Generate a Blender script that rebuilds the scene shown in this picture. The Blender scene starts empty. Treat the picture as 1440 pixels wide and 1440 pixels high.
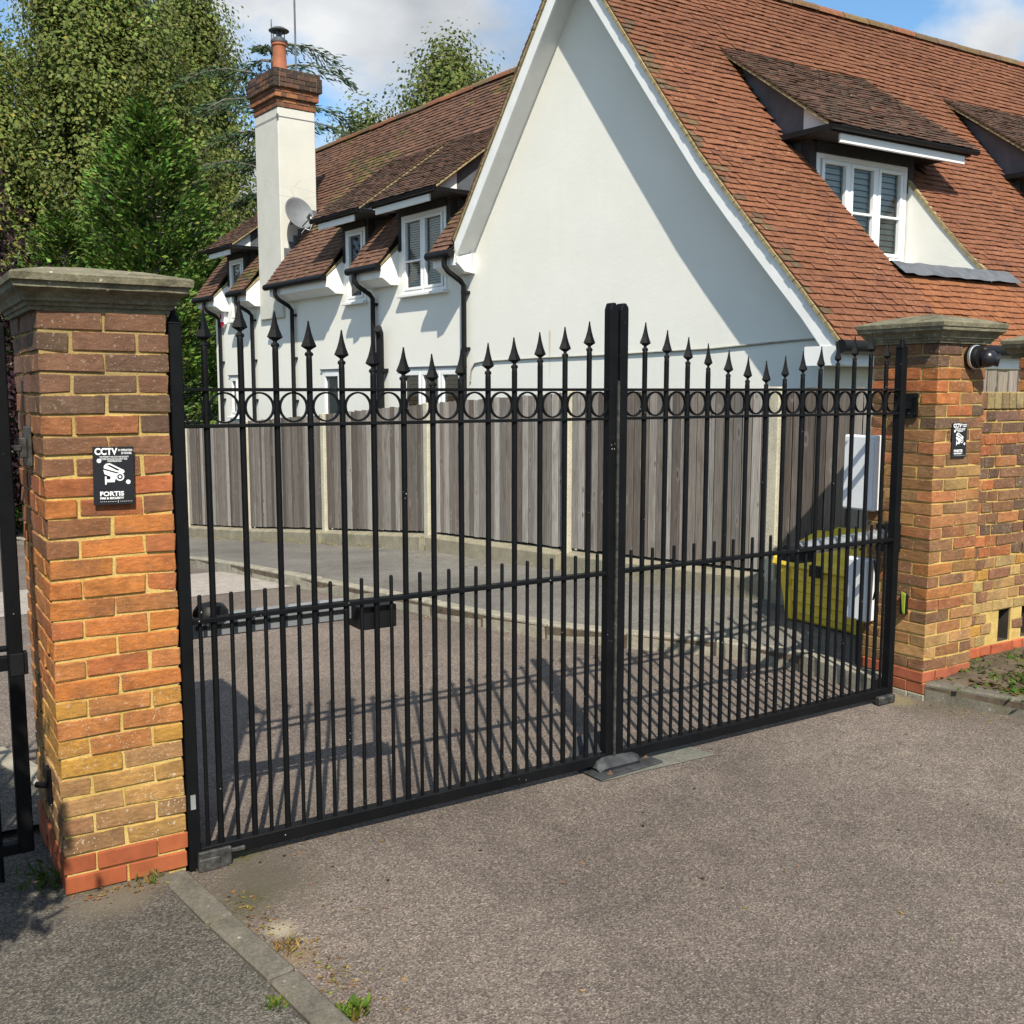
import bpy, bmesh, math, random
from mathutils import Vector, Matrix, noise
from mathutils.geometry import tessellate_polygon

R = math.radians
sc = bpy.context.scene
col = sc.collection
rnd = random.Random(11)

# ------------------------------------------------------------------ camera
cam_d = bpy.data.cameras.new('camera')
cam_d.sensor_width = 36.0
cam_d.lens = 36.0
cam_d.clip_end = 2000.0
cam = bpy.data.objects.new('camera', cam_d)
cam.location = (-0.932, -3.764, 1.8)
cam.rotation_euler = (R(90 - 6.811), 0, R(57.99 - 90))
col.objects.link(cam)
sc.camera = cam

# ------------------------------------------------------------------ light
LIGHT = Vector((0.27, 0.625, -0.732)).normalized()      # direction the sunlight travels
to_sun = -LIGHT
SUN_EL = math.asin(to_sun.z)
SUN_AZ = math.atan2(to_sun.x, to_sun.y)
sun_d = bpy.data.lights.new('sun', 'SUN')
sun_d.energy = 4.7
sun_d.angle = R(0.55)
sun_d.color = (1.0, 0.93, 0.80)
sun = bpy.data.objects.new('sun', sun_d)
sun.rotation_euler = LIGHT.to_track_quat('-Z', 'Y').to_euler()
sun.location = (-4, -8, 12)
col.objects.link(sun)

world = bpy.data.worlds.new('World')
sc.world = world
world.use_nodes = True
wn, wl = world.node_tree.nodes, world.node_tree.links
wn.clear()
w_out = wn.new('ShaderNodeOutputWorld')
w_bg = wn.new('ShaderNodeBackground')
w_sky = wn.new('ShaderNodeTexSky')
w_sky.sky_type = 'NISHITA'
w_sky.sun_disc = False
w_sky.sun_elevation = SUN_EL
w_sky.sun_rotation = SUN_AZ
w_sky.air_density = 1.0
w_sky.dust_density = 0.6
w_sky.ozone_density = 1.1
w_bg.inputs['Strength'].default_value = 0.14
w_tc = wn.new('ShaderNodeTexCoord')
w_map = wn.new('ShaderNodeMapping')
w_map.inputs['Location'].default_value = (6.88, -5.77, 1.51)
w_map.inputs['Scale'].default_value = (1.0, 1.0, 1.7)
w_n1 = wn.new('ShaderNodeTexNoise')
w_n1.inputs['Scale'].default_value = 3.2
w_n1.inputs['Detail'].default_value = 9
w_n1.inputs['Roughness'].default_value = 0.52
w_n1.inputs['Distortion'].default_value = 0.25
w_ramp = wn.new('ShaderNodeValToRGB')
w_ramp.color_ramp.elements[0].position = 0.46
w_ramp.color_ramp.elements[0].color = (0, 0, 0, 1)
w_ramp.color_ramp.elements[1].position = 0.58
w_ramp.color_ramp.elements[1].color = (0.92, 0.92, 0.92, 1)
w_n2 = wn.new('ShaderNodeTexNoise')
w_n2.inputs['Scale'].default_value = 4.5
w_n2.inputs['Detail'].default_value = 6
w_r2 = wn.new('ShaderNodeValToRGB')
w_r2.color_ramp.elements[0].position = 0.36
w_r2.color_ramp.elements[0].color = (1.95, 2.05, 2.15, 1)
w_r2.color_ramp.elements[1].position = 0.66
w_r2.color_ramp.elements[1].color = (4.6, 4.58, 4.5, 1)
w_mix = wn.new('ShaderNodeMix')
w_mix.data_type = 'RGBA'
w_mix.inputs[0].default_value = 0
wl.new(w_tc.outputs['Generated'], w_map.inputs['Vector'])
wl.new(w_map.outputs['Vector'], w_n1.inputs['Vector'])
wl.new(w_map.outputs['Vector'], w_n2.inputs['Vector'])
wl.new(w_n1.outputs['Fac'], w_ramp.inputs['Fac'])
wl.new(w_n2.outputs['Fac'], w_r2.inputs['Fac'])
wl.new(w_ramp.outputs['Color'], w_mix.inputs[0])
w_t = wn.new('ShaderNodeMix')
w_t.data_type = 'RGBA'
w_t.blend_type = 'MULTIPLY'
w_t.inputs[0].default_value = 1.0
w_t.inputs[7].default_value = (0.62, 0.83, 0.92, 1)
wl.new(w_sky.outputs['Color'], w_t.inputs[6])
wl.new(w_t.outputs[2], w_mix.inputs[6])
wl.new(w_r2.outputs['Color'], w_mix.inputs[7])
wl.new(w_mix.outputs[2], w_bg.inputs['Color'])
wl.new(w_bg.outputs['Background'], w_out.inputs['Surface'])

sc.view_settings.view_transform = 'Standard'
sc.view_settings.look = 'None'
sc.view_settings.exposure = 0.55
sc.view_settings.gamma = 1.0
sc.view_settings.use_curve_mapping = False
sc.cycles.max_bounces = 4
sc.cycles.diffuse_bounces = 3
sc.cycles.glossy_bounces = 2
sc.cycles.transmission_bounces = 3
sc.cycles.transparent_max_bounces = 8
sc.cycles.caustics_reflective = False
sc.cycles.caustics_refractive = False


# ------------------------------------------------------------------ helpers
class MB:
    """collects polygons; build() links them as one mesh object"""
    def __init__(self):
        self.v, self.f, self.c = [], [], []

    def poly(self, pts, c=None):
        n = len(self.v)
        self.v += [tuple(p) for p in pts]
        self.f.append(tuple(range(n, n + len(pts))))
        self.c.append(c)

    def hexa(self, p, c=None):
        """8 corners: 0-3 bottom ring, 4-7 top ring"""
        n = len(self.v)
        self.v += [tuple(q) for q in p]
        for q in ((3, 2, 1, 0), (4, 5, 6, 7), (0, 1, 5, 4), (1, 2, 6, 5), (2, 3, 7, 6), (3, 0, 4, 7)):
            self.f.append(tuple(n + i for i in q))
            self.c.append(c)

    def box(self, x0, x1, y0, y1, z0, z1, fn=None, c=None):
        p = [(x0, y0, z0), (x1, y0, z0), (x1, y1, z0), (x0, y1, z0), (x0, y0, z1), (x1, y0, z1), (x1, y1, z1), (x0, y1, z1)]
        if fn:
            p = [fn(*q) for q in p]
        self.hexa(p, c)
        return self

    def prism(self, poly, fn, c0, c1, c=None):
        """poly (a,b) swept from c0 to c1 through fn(a,b,c)"""
        n = len(poly)
        k = len(self.v)
        self.v += [tuple(fn(a, b, c0)) for a, b in poly] + [tuple(fn(a, b, c1)) for a, b in poly]
        tris = tessellate_polygon([[Vector((a, b, 0)) for a, b in poly]])
        for t in tris:
            self.f.append(tuple(k + i for i in t))
            self.c.append(c)
            self.f.append(tuple(k + n + i for i in reversed(t)))
            self.c.append(c)
        for i in range(n):
            j = (i + 1) % n
            self.f.append((k + i, k + j, k + n + j, k + n + i))
            self.c.append(c)
        return self

    def tube(self, path, r, n=8, c=None, cap=True):
        path = [Vector(p) for p in path]
        m = len(path)
        rs = r if isinstance(r, (list, tuple)) else [r] * m
        t0 = (path[1] - path[0]).normalized()
        up = Vector((0, 0, 1)) if abs(t0.z) < 0.9 else Vector((1, 0, 0))
        a = t0.cross(up).normalized()
        k = len(self.v)
        for i in range(m):
            t = (path[min(i + 1, m - 1)] - path[max(i - 1, 0)]).normalized()
            a = (a - t * a.dot(t)).normalized()
            b = t.cross(a)
            for j in range(n):
                w = 2 * math.pi * j / n
                self.v.append(tuple(path[i] + (a * math.cos(w) + b * math.sin(w)) * rs[i]))
        for i in range(m - 1):
            for j in range(n):
                j2 = (j + 1) % n
                self.f.append((k + i * n + j, k + i * n + j2, k + (i + 1) * n + j2, k + (i + 1) * n + j))
                self.c.append(c)
        if cap:
            self.f.append(tuple(k + j for j in reversed(range(n))))
            self.f.append(tuple(k + (m - 1) * n + j for j in range(n)))
            self.c += [c, c]
        return self

    def lathe(self, prof, o=(0, 0, 0), n=16, M=None, sx=1.0, sy=1.0, ph=0.0):
        k = len(self.v)
        o = Vector(o)
        for r, z in prof:
            for j in range(n):
                w = 2 * math.pi * j / n + ph
                p = Vector((r * math.cos(w) * sx, r * math.sin(w) * sy, z))
                if M:
                    p = M @ p
                self.v.append(tuple(o + p))
        for i in range(len(prof) - 1):
            for j in range(n):
                j2 = (j + 1) % n
                self.f.append((k + i * n + j, k + i * n + j2, k + (i + 1) * n + j2, k + (i + 1) * n + j))
                self.c.append(None)
        self.f.append(tuple(k + j for j in reversed(range(n))))
        self.f.append(tuple(k + (len(prof) - 1) * n + j for j in range(n)))
        self.c += [None, None]
        return self

    def mesh(self, name, mat=None, smooth=False, bevel=0, recalc=True):
        me = bpy.data.meshes.new(name)
        me.from_pydata(self.v, [], self.f)
        if any(c is not None for c in self.c):
            at = me.attributes.new('tint', 'FLOAT_COLOR', 'FACE')
            flat = []
            for c in self.c:
                c = c or (1, 1, 1)
                flat += [c[0], c[1], c[2], 1.0]
            at.data.foreach_set('color', flat)
        if recalc or bevel:
            bm = bmesh.new()
            bm.from_mesh(me)
            if bevel:
                bmesh.ops.remove_doubles(bm, verts=bm.verts, dist=1e-5)
            bmesh.ops.recalc_face_normals(bm, faces=bm.faces)
            if bevel:
                es = [e for e in bm.edges if len(e.link_faces) == 2 and e.calc_face_angle(0) > 0.5]
                bmesh.ops.bevel(bm, geom=es, offset=bevel, segments=1, affect='EDGES', clamp_overlap=True)
            bm.to_mesh(me)
            bm.free()
        if smooth:
            me.polygons.foreach_set('use_smooth', [True] * len(me.polygons))
            me.update()
            try:
                me.set_sharp_from_angle(angle=R(40))
            except Exception:
                pass
        if mat:
            me.materials.append(mat)
        return me

    def build(self, name, mat, parent=None, smooth=False, bevel=0, recalc=True):
        return add(name, self.mesh(name, mat, smooth, bevel, recalc), parent)


def add(name, me, parent=None, matrix=None, color=None):
    o = bpy.data.objects.new(name, me)
    col.objects.link(o)
    if parent is not None:
        o.parent = parent
    if matrix is not None:
        o.matrix_local = matrix
    if color is not None:
        o.color = color
    return o


def tag(o, label, cat, group=None):
    o['label'] = label
    o['category'] = cat
    if group:
        o['group'] = group
    return o


def structure(o, label=None):
    o['kind'] = 'structure'
    if label:
        o['label'] = label
    return o


def empty(name, loc, label, cat, group=None, rz=0.0):
    o = bpy.data.objects.new(name, None)
    o.empty_display_size = 0.2
    o.location = loc
    o.rotation_euler = (0, 0, rz)
    col.objects.link(o)
    return tag(o, label, cat, group)


def lerp(x, xs, ys):
    if x <= xs[0]:
        return ys[0]
    for i in range(len(xs) - 1):
        if x <= xs[i + 1]:
            t = (x - xs[i]) / (xs[i + 1] - xs[i])
            return ys[i] + (ys[i + 1] - ys[i]) * t
    return ys[-1]


def jit(c, a, rr=rnd):
    k = 1 + rr.uniform(-a, a)
    return tuple(max(0, x * k * (1 + rr.uniform(-a, a) * 0.3)) for x in c)


def tone(c, k):
    return tuple(x * k for x in c)


# ------------------------------------------------------------------ materials
class NT:
    def __init__(self, name):
        self.m = bpy.data.materials.new(name)
        self.m.use_nodes = True
        self.n, self.l = self.m.node_tree.nodes, self.m.node_tree.links
        self.b = self.n['Principled BSDF']
        self.geo = None

    def pos(self):
        if not self.geo:
            self.geo = self.n.new('ShaderNodeNewGeometry')
        return self.geo.outputs['Position']

    def obj(self):
        t = self.n.new('ShaderNodeTexCoord')
        return t.outputs['Object']

    def mapping(self, vec, scale=(1, 1, 1), loc=(0, 0, 0), rot=(0, 0, 0)):
        m = self.n.new('ShaderNodeMapping')
        m.inputs['Scale'].default_value = scale
        m.inputs['Location'].default_value = loc
        m.inputs['Rotation'].default_value = rot
        self.l.new(vec, m.inputs['Vector'])
        return m.outputs['Vector']

    def noise(self, vec, scale, detail=4, rough=0.55, dist=0.0):
        t = self.n.new('ShaderNodeTexNoise')
        t.inputs['Scale'].default_value = scale
        t.inputs['Detail'].default_value = detail
        t.inputs['Roughness'].default_value = rough
        t.inputs['Distortion'].default_value = dist
        self.l.new(vec, t.inputs['Vector'])
        return t.outputs['Fac']

    def voronoi(self, vec, scale, out='Color', feature='F1', rand=1.0):
        t = self.n.new('ShaderNodeTexVoronoi')
        t.feature = feature
        t.inputs['Scale'].default_value = scale
        t.inputs['Randomness'].default_value = rand
        self.l.new(vec, t.inputs['Vector'])
        return t.outputs[out]

    def ramp(self, fac, stops, interp='LINEAR'):
        t = self.n.new('ShaderNodeValToRGB')
        cr = t.color_ramp
        cr.interpolation = interp
        while len(cr.elements) < len(stops):
            cr.elements.new(0.5)
        for e, (p, c) in zip(cr.elements, stops):
            e.position = p
            e.color = (c[0], c[1], c[2], 1) if isinstance(c, (tuple, list)) else (c, c, c, 1)
        self.l.new(fac, t.inputs['Fac'])
        return t.outputs['Color']

    def mix(self, fac, a, b, mode='MIX'):
        t = self.n.new('ShaderNodeMix')
        t.data_type = 'RGBA'
        t.blend_type = mode
        for s, i in ((fac, 0), (a, 6), (b, 7)):
            if isinstance(s, (int, float)):
                t.inputs[i].default_value = s
            elif isinstance(s, (tuple, list)):
                t.inputs[i].default_value = (s[0], s[1], s[2], 1)
            else:
                self.l.new(s, t.inputs[i])
        return t.outputs[2]

    def math(self, op, a, b=None, clamp=False):
        t = self.n.new('ShaderNodeMath')
        t.operation = op
        t.use_clamp = clamp
        for s, i in ((a, 0), (b, 1)):
            if s is None:
                continue
            if isinstance(s, (int, float)):
                t.inputs[i].default_value = s
            else:
                self.l.new(s, t.inputs[i])
        return t.outputs[0]

    def sep(self, vec):
        t = self.n.new('ShaderNodeSeparateXYZ')
        self.l.new(vec, t.inputs[0])
        return t.outputs

    def attr(self, name='tint'):
        t = self.n.new('ShaderNodeAttribute')
        t.attribute_name = name
        return t.outputs['Color']

    def oinfo(self, out):
        t = self.n.new('ShaderNodeObjectInfo')
        return t.outputs[out]

    def near(self, centre, radius, soft=0.5, zs=1.0):
        """1 close to a point of the place, falling to 0 at radius (a stain with its own shape)"""
        v = self.n.new('ShaderNodeVectorMath')
        v.operation = 'DISTANCE'
        self.l.new(self.pos(), v.inputs[0])
        v.inputs[1].default_value = centre
        nz = self.noise(self.pos(), 3.0, 5)
        d = self.math('ADD', v.outputs['Value'], self.math('MULTIPLY', self.math('SUBTRACT', nz, 0.5), radius * 1.3))
        t = self.n.new('ShaderNodeMapRange')
        t.inputs['From Min'].default_value = radius * (1 - soft)
        t.inputs['From Max'].default_value = radius
        t.inputs['To Min'].default_value = 1
        t.inputs['To Max'].default_value = 0
        self.l.new(d, t.inputs['Value'])
        return t.outputs['Result']

    def bump(self, h, strength=0.3, dist=0.01):
        t = self.n.new('ShaderNodeBump')
        t.inputs['Strength'].default_value = strength
        t.inputs['Distance'].default_value = dist
        self.l.new(h, t.inputs['Height'])
        self.l.new(t.outputs['Normal'], self.b.inputs['Normal'])

    def done(self, color=None, rough=0.8, metal=0.0, spec=0.5):
        if color is not None:
            if isinstance(color, (tuple, list)):
                self.b.inputs['Base Color'].default_value = (color[0], color[1], color[2], 1)
            else:
                self.l.new(color, self.b.inputs['Base Color'])
        if isinstance(rough, (int, float)):
            self.b.inputs['Roughness'].default_value = rough
        else:
            self.l.new(rough, self.b.inputs['Roughness'])
        self.b.inputs['Metallic'].default_value = metal
        self.b.inputs['Specular IOR Level'].default_value = spec
        return self.m


M = {}


def m_plain(name, colr, rough=0.7, var=0.12, scale=6.0, metal=0.0, bump=0.0, bscale=60, spec=0.5):
    t = NT(name)
    n = t.noise(t.pos(), scale, 5)
    c = t.ramp(n, [(0.3, tuple(x * (1 - var) for x in colr)), (0.7, tuple(min(1, x * (1 + var)) for x in colr))])
    if bump:
        t.bump(t.noise(t.pos(), bscale, 4), bump, 0.004)
    M[name] = t.done(c, rough, metal, spec)
    return M[name]


def m_asphalt(name, stops, chip=150.0, stain=(0.6, 1.25), moss=None, bump=0.5):
    t = NT(name)
    v = t.voronoi(t.pos(), chip)
    sep = t.n.new('ShaderNodeSeparateColor')
    t.l.new(v, sep.inputs[0])
    c = t.ramp(sep.outputs[0], stops)
    fine = t.noise(t.pos(), 420, 2, 0.6)
    c = t.mix(0.5, c, t.ramp(fine, [(0.3, 0.7), (0.7, 1.3)]), 'MULTIPLY')
    big = t.noise(t.pos(), 0.9, 6, 0.6, 0.4)
    c = t.mix(1.0, c, t.ramp(big, [(0.3, stain[0]), (0.5, 1.0), (0.72, stain[1])]), 'MULTIPLY')
    mid = t.noise(t.mapping(t.pos(), (1, 1, 1), (4, 7, 0)), 7.0, 6, 0.65)
    c = t.mix(1.0, c, t.ramp(mid, [(0.3, 0.84), (0.7, 1.16)]), 'MULTIPLY')
    wide = t.noise(t.mapping(t.pos(), (1, .45, 1), (11, 3, 0)), 0.55, 4, 0.6, 0.6)
    c = t.mix(1.0, c, t.ramp(wide, [(0.32, (0.80, 0.79, 0.78)), (0.5, (1.0, 1.0, 1.0)), (0.7, (1.13, 1.12, 1.10))]), 'MULTIPLY')
    spots = t.math('MULTIPLY', t.ramp(t.voronoi(t.pos(), 1.3, 'Distance'), [(0.03, 1), (0.085, 0)]), t.ramp(t.noise(t.pos(), 14, 4, 0.7), [(0.42, 0), (0.6, 0.55)]))
    c = t.mix(spots, c, (0.045, 0.038, 0.032))
    grit = t.math('MULTIPLY', t.ramp(t.voronoi(t.pos(), 34, 'Distance'), [(0.05, 1), (0.085, 0)]), t.ramp(t.noise(t.pos(), 3.3, 4), [(0.5, 0), (0.62, 0.8)]))
    c = t.mix(grit, c, (0.30, 0.265, 0.21))
    for cen, rad, colr, amt in (moss or []):
        f = t.math('MULTIPLY', t.near(cen, rad, 0.75), amt)
        c = t.mix(f, c, colr)
    d = t.voronoi(t.pos(), chip, 'Distance')
    t.bump(d, bump, 0.006)
    M[name] = t.done(c, 0.85, 0, 0.35)
    return M[name]


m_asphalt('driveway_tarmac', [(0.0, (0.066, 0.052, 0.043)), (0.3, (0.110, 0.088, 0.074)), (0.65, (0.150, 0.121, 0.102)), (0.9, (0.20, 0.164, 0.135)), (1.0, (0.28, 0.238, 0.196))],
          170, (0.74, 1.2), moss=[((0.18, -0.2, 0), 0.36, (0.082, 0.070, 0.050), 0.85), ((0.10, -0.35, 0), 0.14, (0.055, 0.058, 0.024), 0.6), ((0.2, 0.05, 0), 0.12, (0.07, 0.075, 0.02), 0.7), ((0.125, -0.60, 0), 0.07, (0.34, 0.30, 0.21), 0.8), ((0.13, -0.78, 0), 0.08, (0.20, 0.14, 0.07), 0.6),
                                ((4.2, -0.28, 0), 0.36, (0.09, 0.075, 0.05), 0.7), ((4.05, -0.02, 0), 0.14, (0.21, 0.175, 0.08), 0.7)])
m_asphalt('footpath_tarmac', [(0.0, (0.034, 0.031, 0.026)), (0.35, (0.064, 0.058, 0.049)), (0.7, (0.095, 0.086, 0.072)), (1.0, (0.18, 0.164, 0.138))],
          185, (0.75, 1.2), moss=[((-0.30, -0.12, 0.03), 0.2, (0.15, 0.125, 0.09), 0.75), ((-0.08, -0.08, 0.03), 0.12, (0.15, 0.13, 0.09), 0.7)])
m_asphalt('inner_path_tarmac', [(0.0, (0.095, 0.089, 0.078)), (0.35, (0.135, 0.127, 0.112)), (0.7, (0.165, 0.155, 0.137)), (1.0, (0.22, 0.207, 0.184))], 150, (0.75, 1.2))


def m_concrete(name, c0, c1, lich=0.3, scale=9.0, moss=(0.09, 0.09, 0.035)):
    t = NT(name)
    n = t.noise(t.pos(), scale, 8, 0.65)
    c = t.ramp(n, [(0.28, c0), (0.72, c1)])
    sp = t.noise(t.pos(), 95, 3, 0.7)
    c = t.mix(0.7, c, t.ramp(sp, [(0.3, 0.55), (0.7, 1.35)]), 'MULTIPLY')
    ms = t.noise(t.mapping(t.pos(), (1, 1, 1), (3, 1, 9)), 4.5, 7, 0.7)
    c = t.mix(t.ramp(ms, [(0.52, 0), (0.68, lich)]), c, moss)
    wh = t.voronoi(t.pos(), 26, 'Distance')
    w2 = t.noise(t.pos(), 11, 3)
    spots = t.math('MULTIPLY', t.ramp(wh, [(0.10, 1), (0.17, 0)]), t.ramp(w2, [(0.5, 0), (0.6, lich)]))
    c = t.mix(spots, c, (0.58, 0.55, 0.45))
    t.bump(sp, 0.5, 0.006)
    M[name] = t.done(c, 0.9, 0, 0.3)
    return M[name]


m_concrete('kerb_concrete', (0.19, 0.17, 0.13), (0.36, 0.33, 0.26))
m_concrete('old_kerb', (0.085, 0.078, 0.064), (0.175, 0.158, 0.126), 0.45, 11)
m_concrete('cast_stone', (0.095, 0.088, 0.058), (0.235, 0.212, 0.140), 0.85, 13, (0.05, 0.046, 0.024))
m_concrete('post_concrete', (0.40, 0.37, 0.28), (0.56, 0.52, 0.40), 0.12, 5)
m_concrete('board_concrete', (0.19, 0.17, 0.12), (0.33, 0.295, 0.21), 0.35, 5)
m_concrete('patch_concrete', (0.11, 0.11, 0.092), (0.175, 0.17, 0.145), 0.3, 12)
m_concrete('sett_paving', (0.25, 0.22, 0.19), (0.40, 0.36, 0.32), 0.2, 14)


def m_brick(name, smoothb=False):
    t = NT(name)
    oc = t.oinfo('Color')
    al = t.oinfo('Alpha')
    ra = t.oinfo('Random')
    off = t.n.new('ShaderNodeCombineXYZ')
    t.l.new(t.math('MULTIPLY', ra, 37.0), off.inputs[0])
    vadd = t.n.new('ShaderNodeVectorMath')
    t.l.new(t.pos(), vadd.inputs[0])
    t.l.new(off.outputs[0], vadd.inputs[1])
    p = vadd.outputs[0]
    n = t.noise(p, 11, 5, 0.6, 0.3)
    c = t.mix(1.0, oc, t.ramp(n, [(0.25, 0.66), (0.5, 1.0), (0.78, 1.26)]), 'MULTIPLY')
    if not smoothb:
        st = t.noise(t.mapping(p, (14, 14, 40)), 2.0, 5, 0.65)
        c = t.mix(0.55, c, t.ramp(st, [(0.3, 0.5), (0.62, 1.25)]), 'MULTIPLY')
        burn = t.noise(p, 5.5, 4)
        c = t.mix(t.ramp(burn, [(0.52, 0.0), (0.68, 0.55)]), c, (0.075, 0.045, 0.032))
        wv_ = t.n.new('ShaderNodeVectorMath')
        wv_.operation = 'MULTIPLY_ADD'
        nz_ = t.n.new('ShaderNodeTexNoise')
        nz_.inputs['Scale'].default_value = 60
        t.l.new(p, nz_.inputs['Vector'])
        t.l.new(nz_.outputs['Color'], wv_.inputs[0])
        wv_.inputs[1].default_value = (.018, .018, .018)
        t.l.new(p, wv_.inputs[2])
        pw = wv_.outputs[0]
        vd = t.voronoi(pw, 85, 'Distance')
        ln = t.noise(p, 15, 3)
        sp = t.math('MULTIPLY', t.ramp(vd, [(0.16, 1), (0.3, 0)]), t.ramp(ln, [(0.44, 0), (0.56, 1)]))
        sp = t.math('MULTIPLY', sp, al, True)
        c = t.mix(sp, c, (0.50, 0.44, 0.33))
        vb = t.voronoi(pw, 19, 'Distance')
        s2 = t.math('MULTIPLY', t.ramp(vb, [(0.07, 0.9), (0.14, 0)]), t.math('MULTIPLY', al, 0.8), True)
        c = t.mix(s2, c, (0.52, 0.44, 0.35))
    # mortar smeared over the arrises
    tc = t.n.new('ShaderNodeTexCoord')
    g = t.sep(tc.outputs['Generated'])
    ez = t.math('MULTIPLY', t.math('SUBTRACT', 0.5, t.math('ABSOLUTE', t.math('SUBTRACT', g[2], 0.5))), 0.065)
    ex_ = t.math('MULTIPLY', t.math('SUBTRACT', 0.5, t.math('ABSOLUTE', t.math('SUBTRACT', g[0], 0.5))), 0.17)
    ey_ = t.math('MULTIPLY', t.math('SUBTRACT', 0.5, t.math('ABSOLUTE', t.math('SUBTRACT', g[1], 0.5))), 0.10)
    ed = t.math('ADD', t.math('MINIMUM', ez, t.math('MAXIMUM', ex_, ey_)), t.math('MULTIPLY', t.math('SUBTRACT', t.noise(p, 42, 4, 0.65), 0.5), 0.014))
    sm = t.ramp(t.math('MULTIPLY', ed, 100.0), [(0.0, 0.8), (0.24, 0.0)])
    if not smoothb:
        c = t.mix(sm, c, (0.50, 0.34, 0.105))
    if smoothb == 2:
        wsp = t.voronoi(p, 40, 'Distance')
        c = t.mix(t.ramp(wsp, [(0.12, 0.5), (0.22, 0)]), c, (0.3, 0.27, 0.2))
    fine = t.noise(p, 120, 4, 0.7)
    t.bump(t.math('ADD', fine, t.noise(t.mapping(p, (1, 1, 3)), 30, 4, 0.6)), 0.12 if smoothb else 0.45, 0.006)
    M[name] = t.done(c, 0.85, 0, 0.3)


m_brick('brick')
m_brick('plinth_brick', True)
m_brick('sooty_brick', 2)


def m_mortar(name, c0, c1):
    t = NT(name)
    n = t.noise(t.pos(), 14, 6, 0.65)
    c = t.ramp(n, [(0.3, c0), (0.7, c1)])
    s = t.noise(t.pos(), 150, 3, 0.7)
    c = t.mix(0.6, c, t.ramp(s, [(0.3, 0.6), (0.7, 1.3)]), 'MULTIPLY')
    z = t.math('ADD', t.sep(t.pos())[2], t.math('MULTIPLY', t.noise(t.pos(), 2.5, 5), 0.9))
    c = t.mix(t.ramp(t.math('MULTIPLY', z, 0.4), [(0.78, 0.0), (0.95, 0.62)]), c, (0.19, 0.145, 0.075))
    t.bump(s, 0.6, 0.005)
    M[name] = t.done(c, 0.95, 0, 0.2)


m_mortar('mortar', (0.42, 0.285, 0.082), (0.60, 0.43, 0.155))
m_mortar('mortar_pale', (0.16, 0.13, 0.085), (0.30, 0.25, 0.17))


def m_render():
    t = NT('white_render')
    n = t.noise(t.pos(), 1.6, 6, 0.6)
    c = t.ramp(n, [(0.3, (0.745, 0.735, 0.675)), (0.7, (0.785, 0.775, 0.715))])
    st = t.noise(t.mapping(t.pos(), (6, 6, 0.5)), 1.5, 5, 0.6)
    c = t.mix(t.ramp(st, [(0.58, 0.0), (0.78, 0.16)]), c, (0.62, 0.59, 0.47))
    # rust streak below a fixing
    o = t.sep(t.obj())
    ds = t.math('ABSOLUTE', t.math('SUBTRACT', o[0], -1.77))
    wz = t.ramp(t.math('MULTIPLY', t.math('SUBTRACT', o[2], 2.2), 1.45), [(0.0, 0.0), (0.25, 0.3), (0.88, 1.0), (0.91, 0.0)])
    f = t.math('MULTIPLY', t.ramp(ds, [(0.004, 0.75), (0.022, 0)]), wz)
    c = t.mix(f, c, (0.55, 0.30, 0.08))
    t.bump(t.math('ADD', t.noise(t.pos(), 45, 5, 0.7), t.noise(t.mapping(t.pos(), (1, 1, 1.8)), 7, 4)), 0.22, 0.006)
    M['white_render'] = t.done(c, 0.9, 0, 0.3)


m_render()
t = NT('chimney_render')
n_ = t.noise(t.pos(), 3, 6, 0.6)
c_ = t.ramp(n_, [(0.3, (0.53, 0.52, 0.465)), (0.7, (0.59, 0.58, 0.525))])
cr_ = t.voronoi(t.mapping(t.pos(), (1.2, 1.2, 3.0)), 2.2, 'Distance', 'DISTANCE_TO_EDGE')
cn_ = t.noise(t.pos(), 2.3, 4)
zz_ = t.sep(t.pos())[2]
crk_ = t.math('MULTIPLY', t.ramp(cr_, [(0.004, 0.8), (0.014, 0)]), t.ramp(cn_, [(0.5, 0), (0.56, 1)]))
crk_ = t.math('MULTIPLY', crk_, t.ramp(t.math('MULTIPLY', t.math('SUBTRACT', zz_, 4.7), 1.0), [(0.0, 0), (0.1, 1), (0.8, 1), (0.9, 0)]))
c_ = t.mix(crk_, c_, (0.25, 0.22, 0.18))
t.bump(t.noise(t.pos(), 40, 4, 0.7), 0.25, 0.006)
M['chimney_render'] = t.done(c_, 0.9, 0, 0.3)

m_plain('white_paint', (0.78, 0.785, 0.77), 0.5, 0.05, 5)
m_plain('upvc', (0.80, 0.80, 0.79), 0.32, 0.03, 4)
m_plain('lead', (0.085, 0.095, 0.11), 0.6, 0.25, 7, 0.0, 0.3, 20)
m_plain('lead_light', (0.105, 0.112, 0.125), 0.6, 0.25, 9, 0.0, 0.3, 20)
m_plain('black_plastic', (0.007, 0.007, 0.008), 0.5, 0.2, 10, spec=0.25)
m_plain('grey_plastic', (0.17, 0.18, 0.19), 0.5, 0.1, 8)
m_plain('dark_wood', (0.022, 0.02, 0.018), 0.75, 0.3, 12)
m_plain('shutter_wood', (0.46, 0.18, 0.07), 0.55, 0.25, 14)
m_plain('blind', (0.62, 0.59, 0.47), 0.7, 0.06, 5)
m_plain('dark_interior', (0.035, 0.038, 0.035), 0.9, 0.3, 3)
m_plain('terracotta', (0.30, 0.10, 0.045), 0.75, 0.15, 8, 0, 0.2, 50)
m_plain('galvanised', (0.52, 0.53, 0.54), 0.42, 0.18, 14, 0.75)
m_plain('cabinet_white', (0.72, 0.74, 0.76), 0.45, 0.05, 6)
m_plain('cast_black', (0.040, 0.042, 0.045), 0.62, 0.5, 16, 0.0, 0.5, 90, 0.3)
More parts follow.
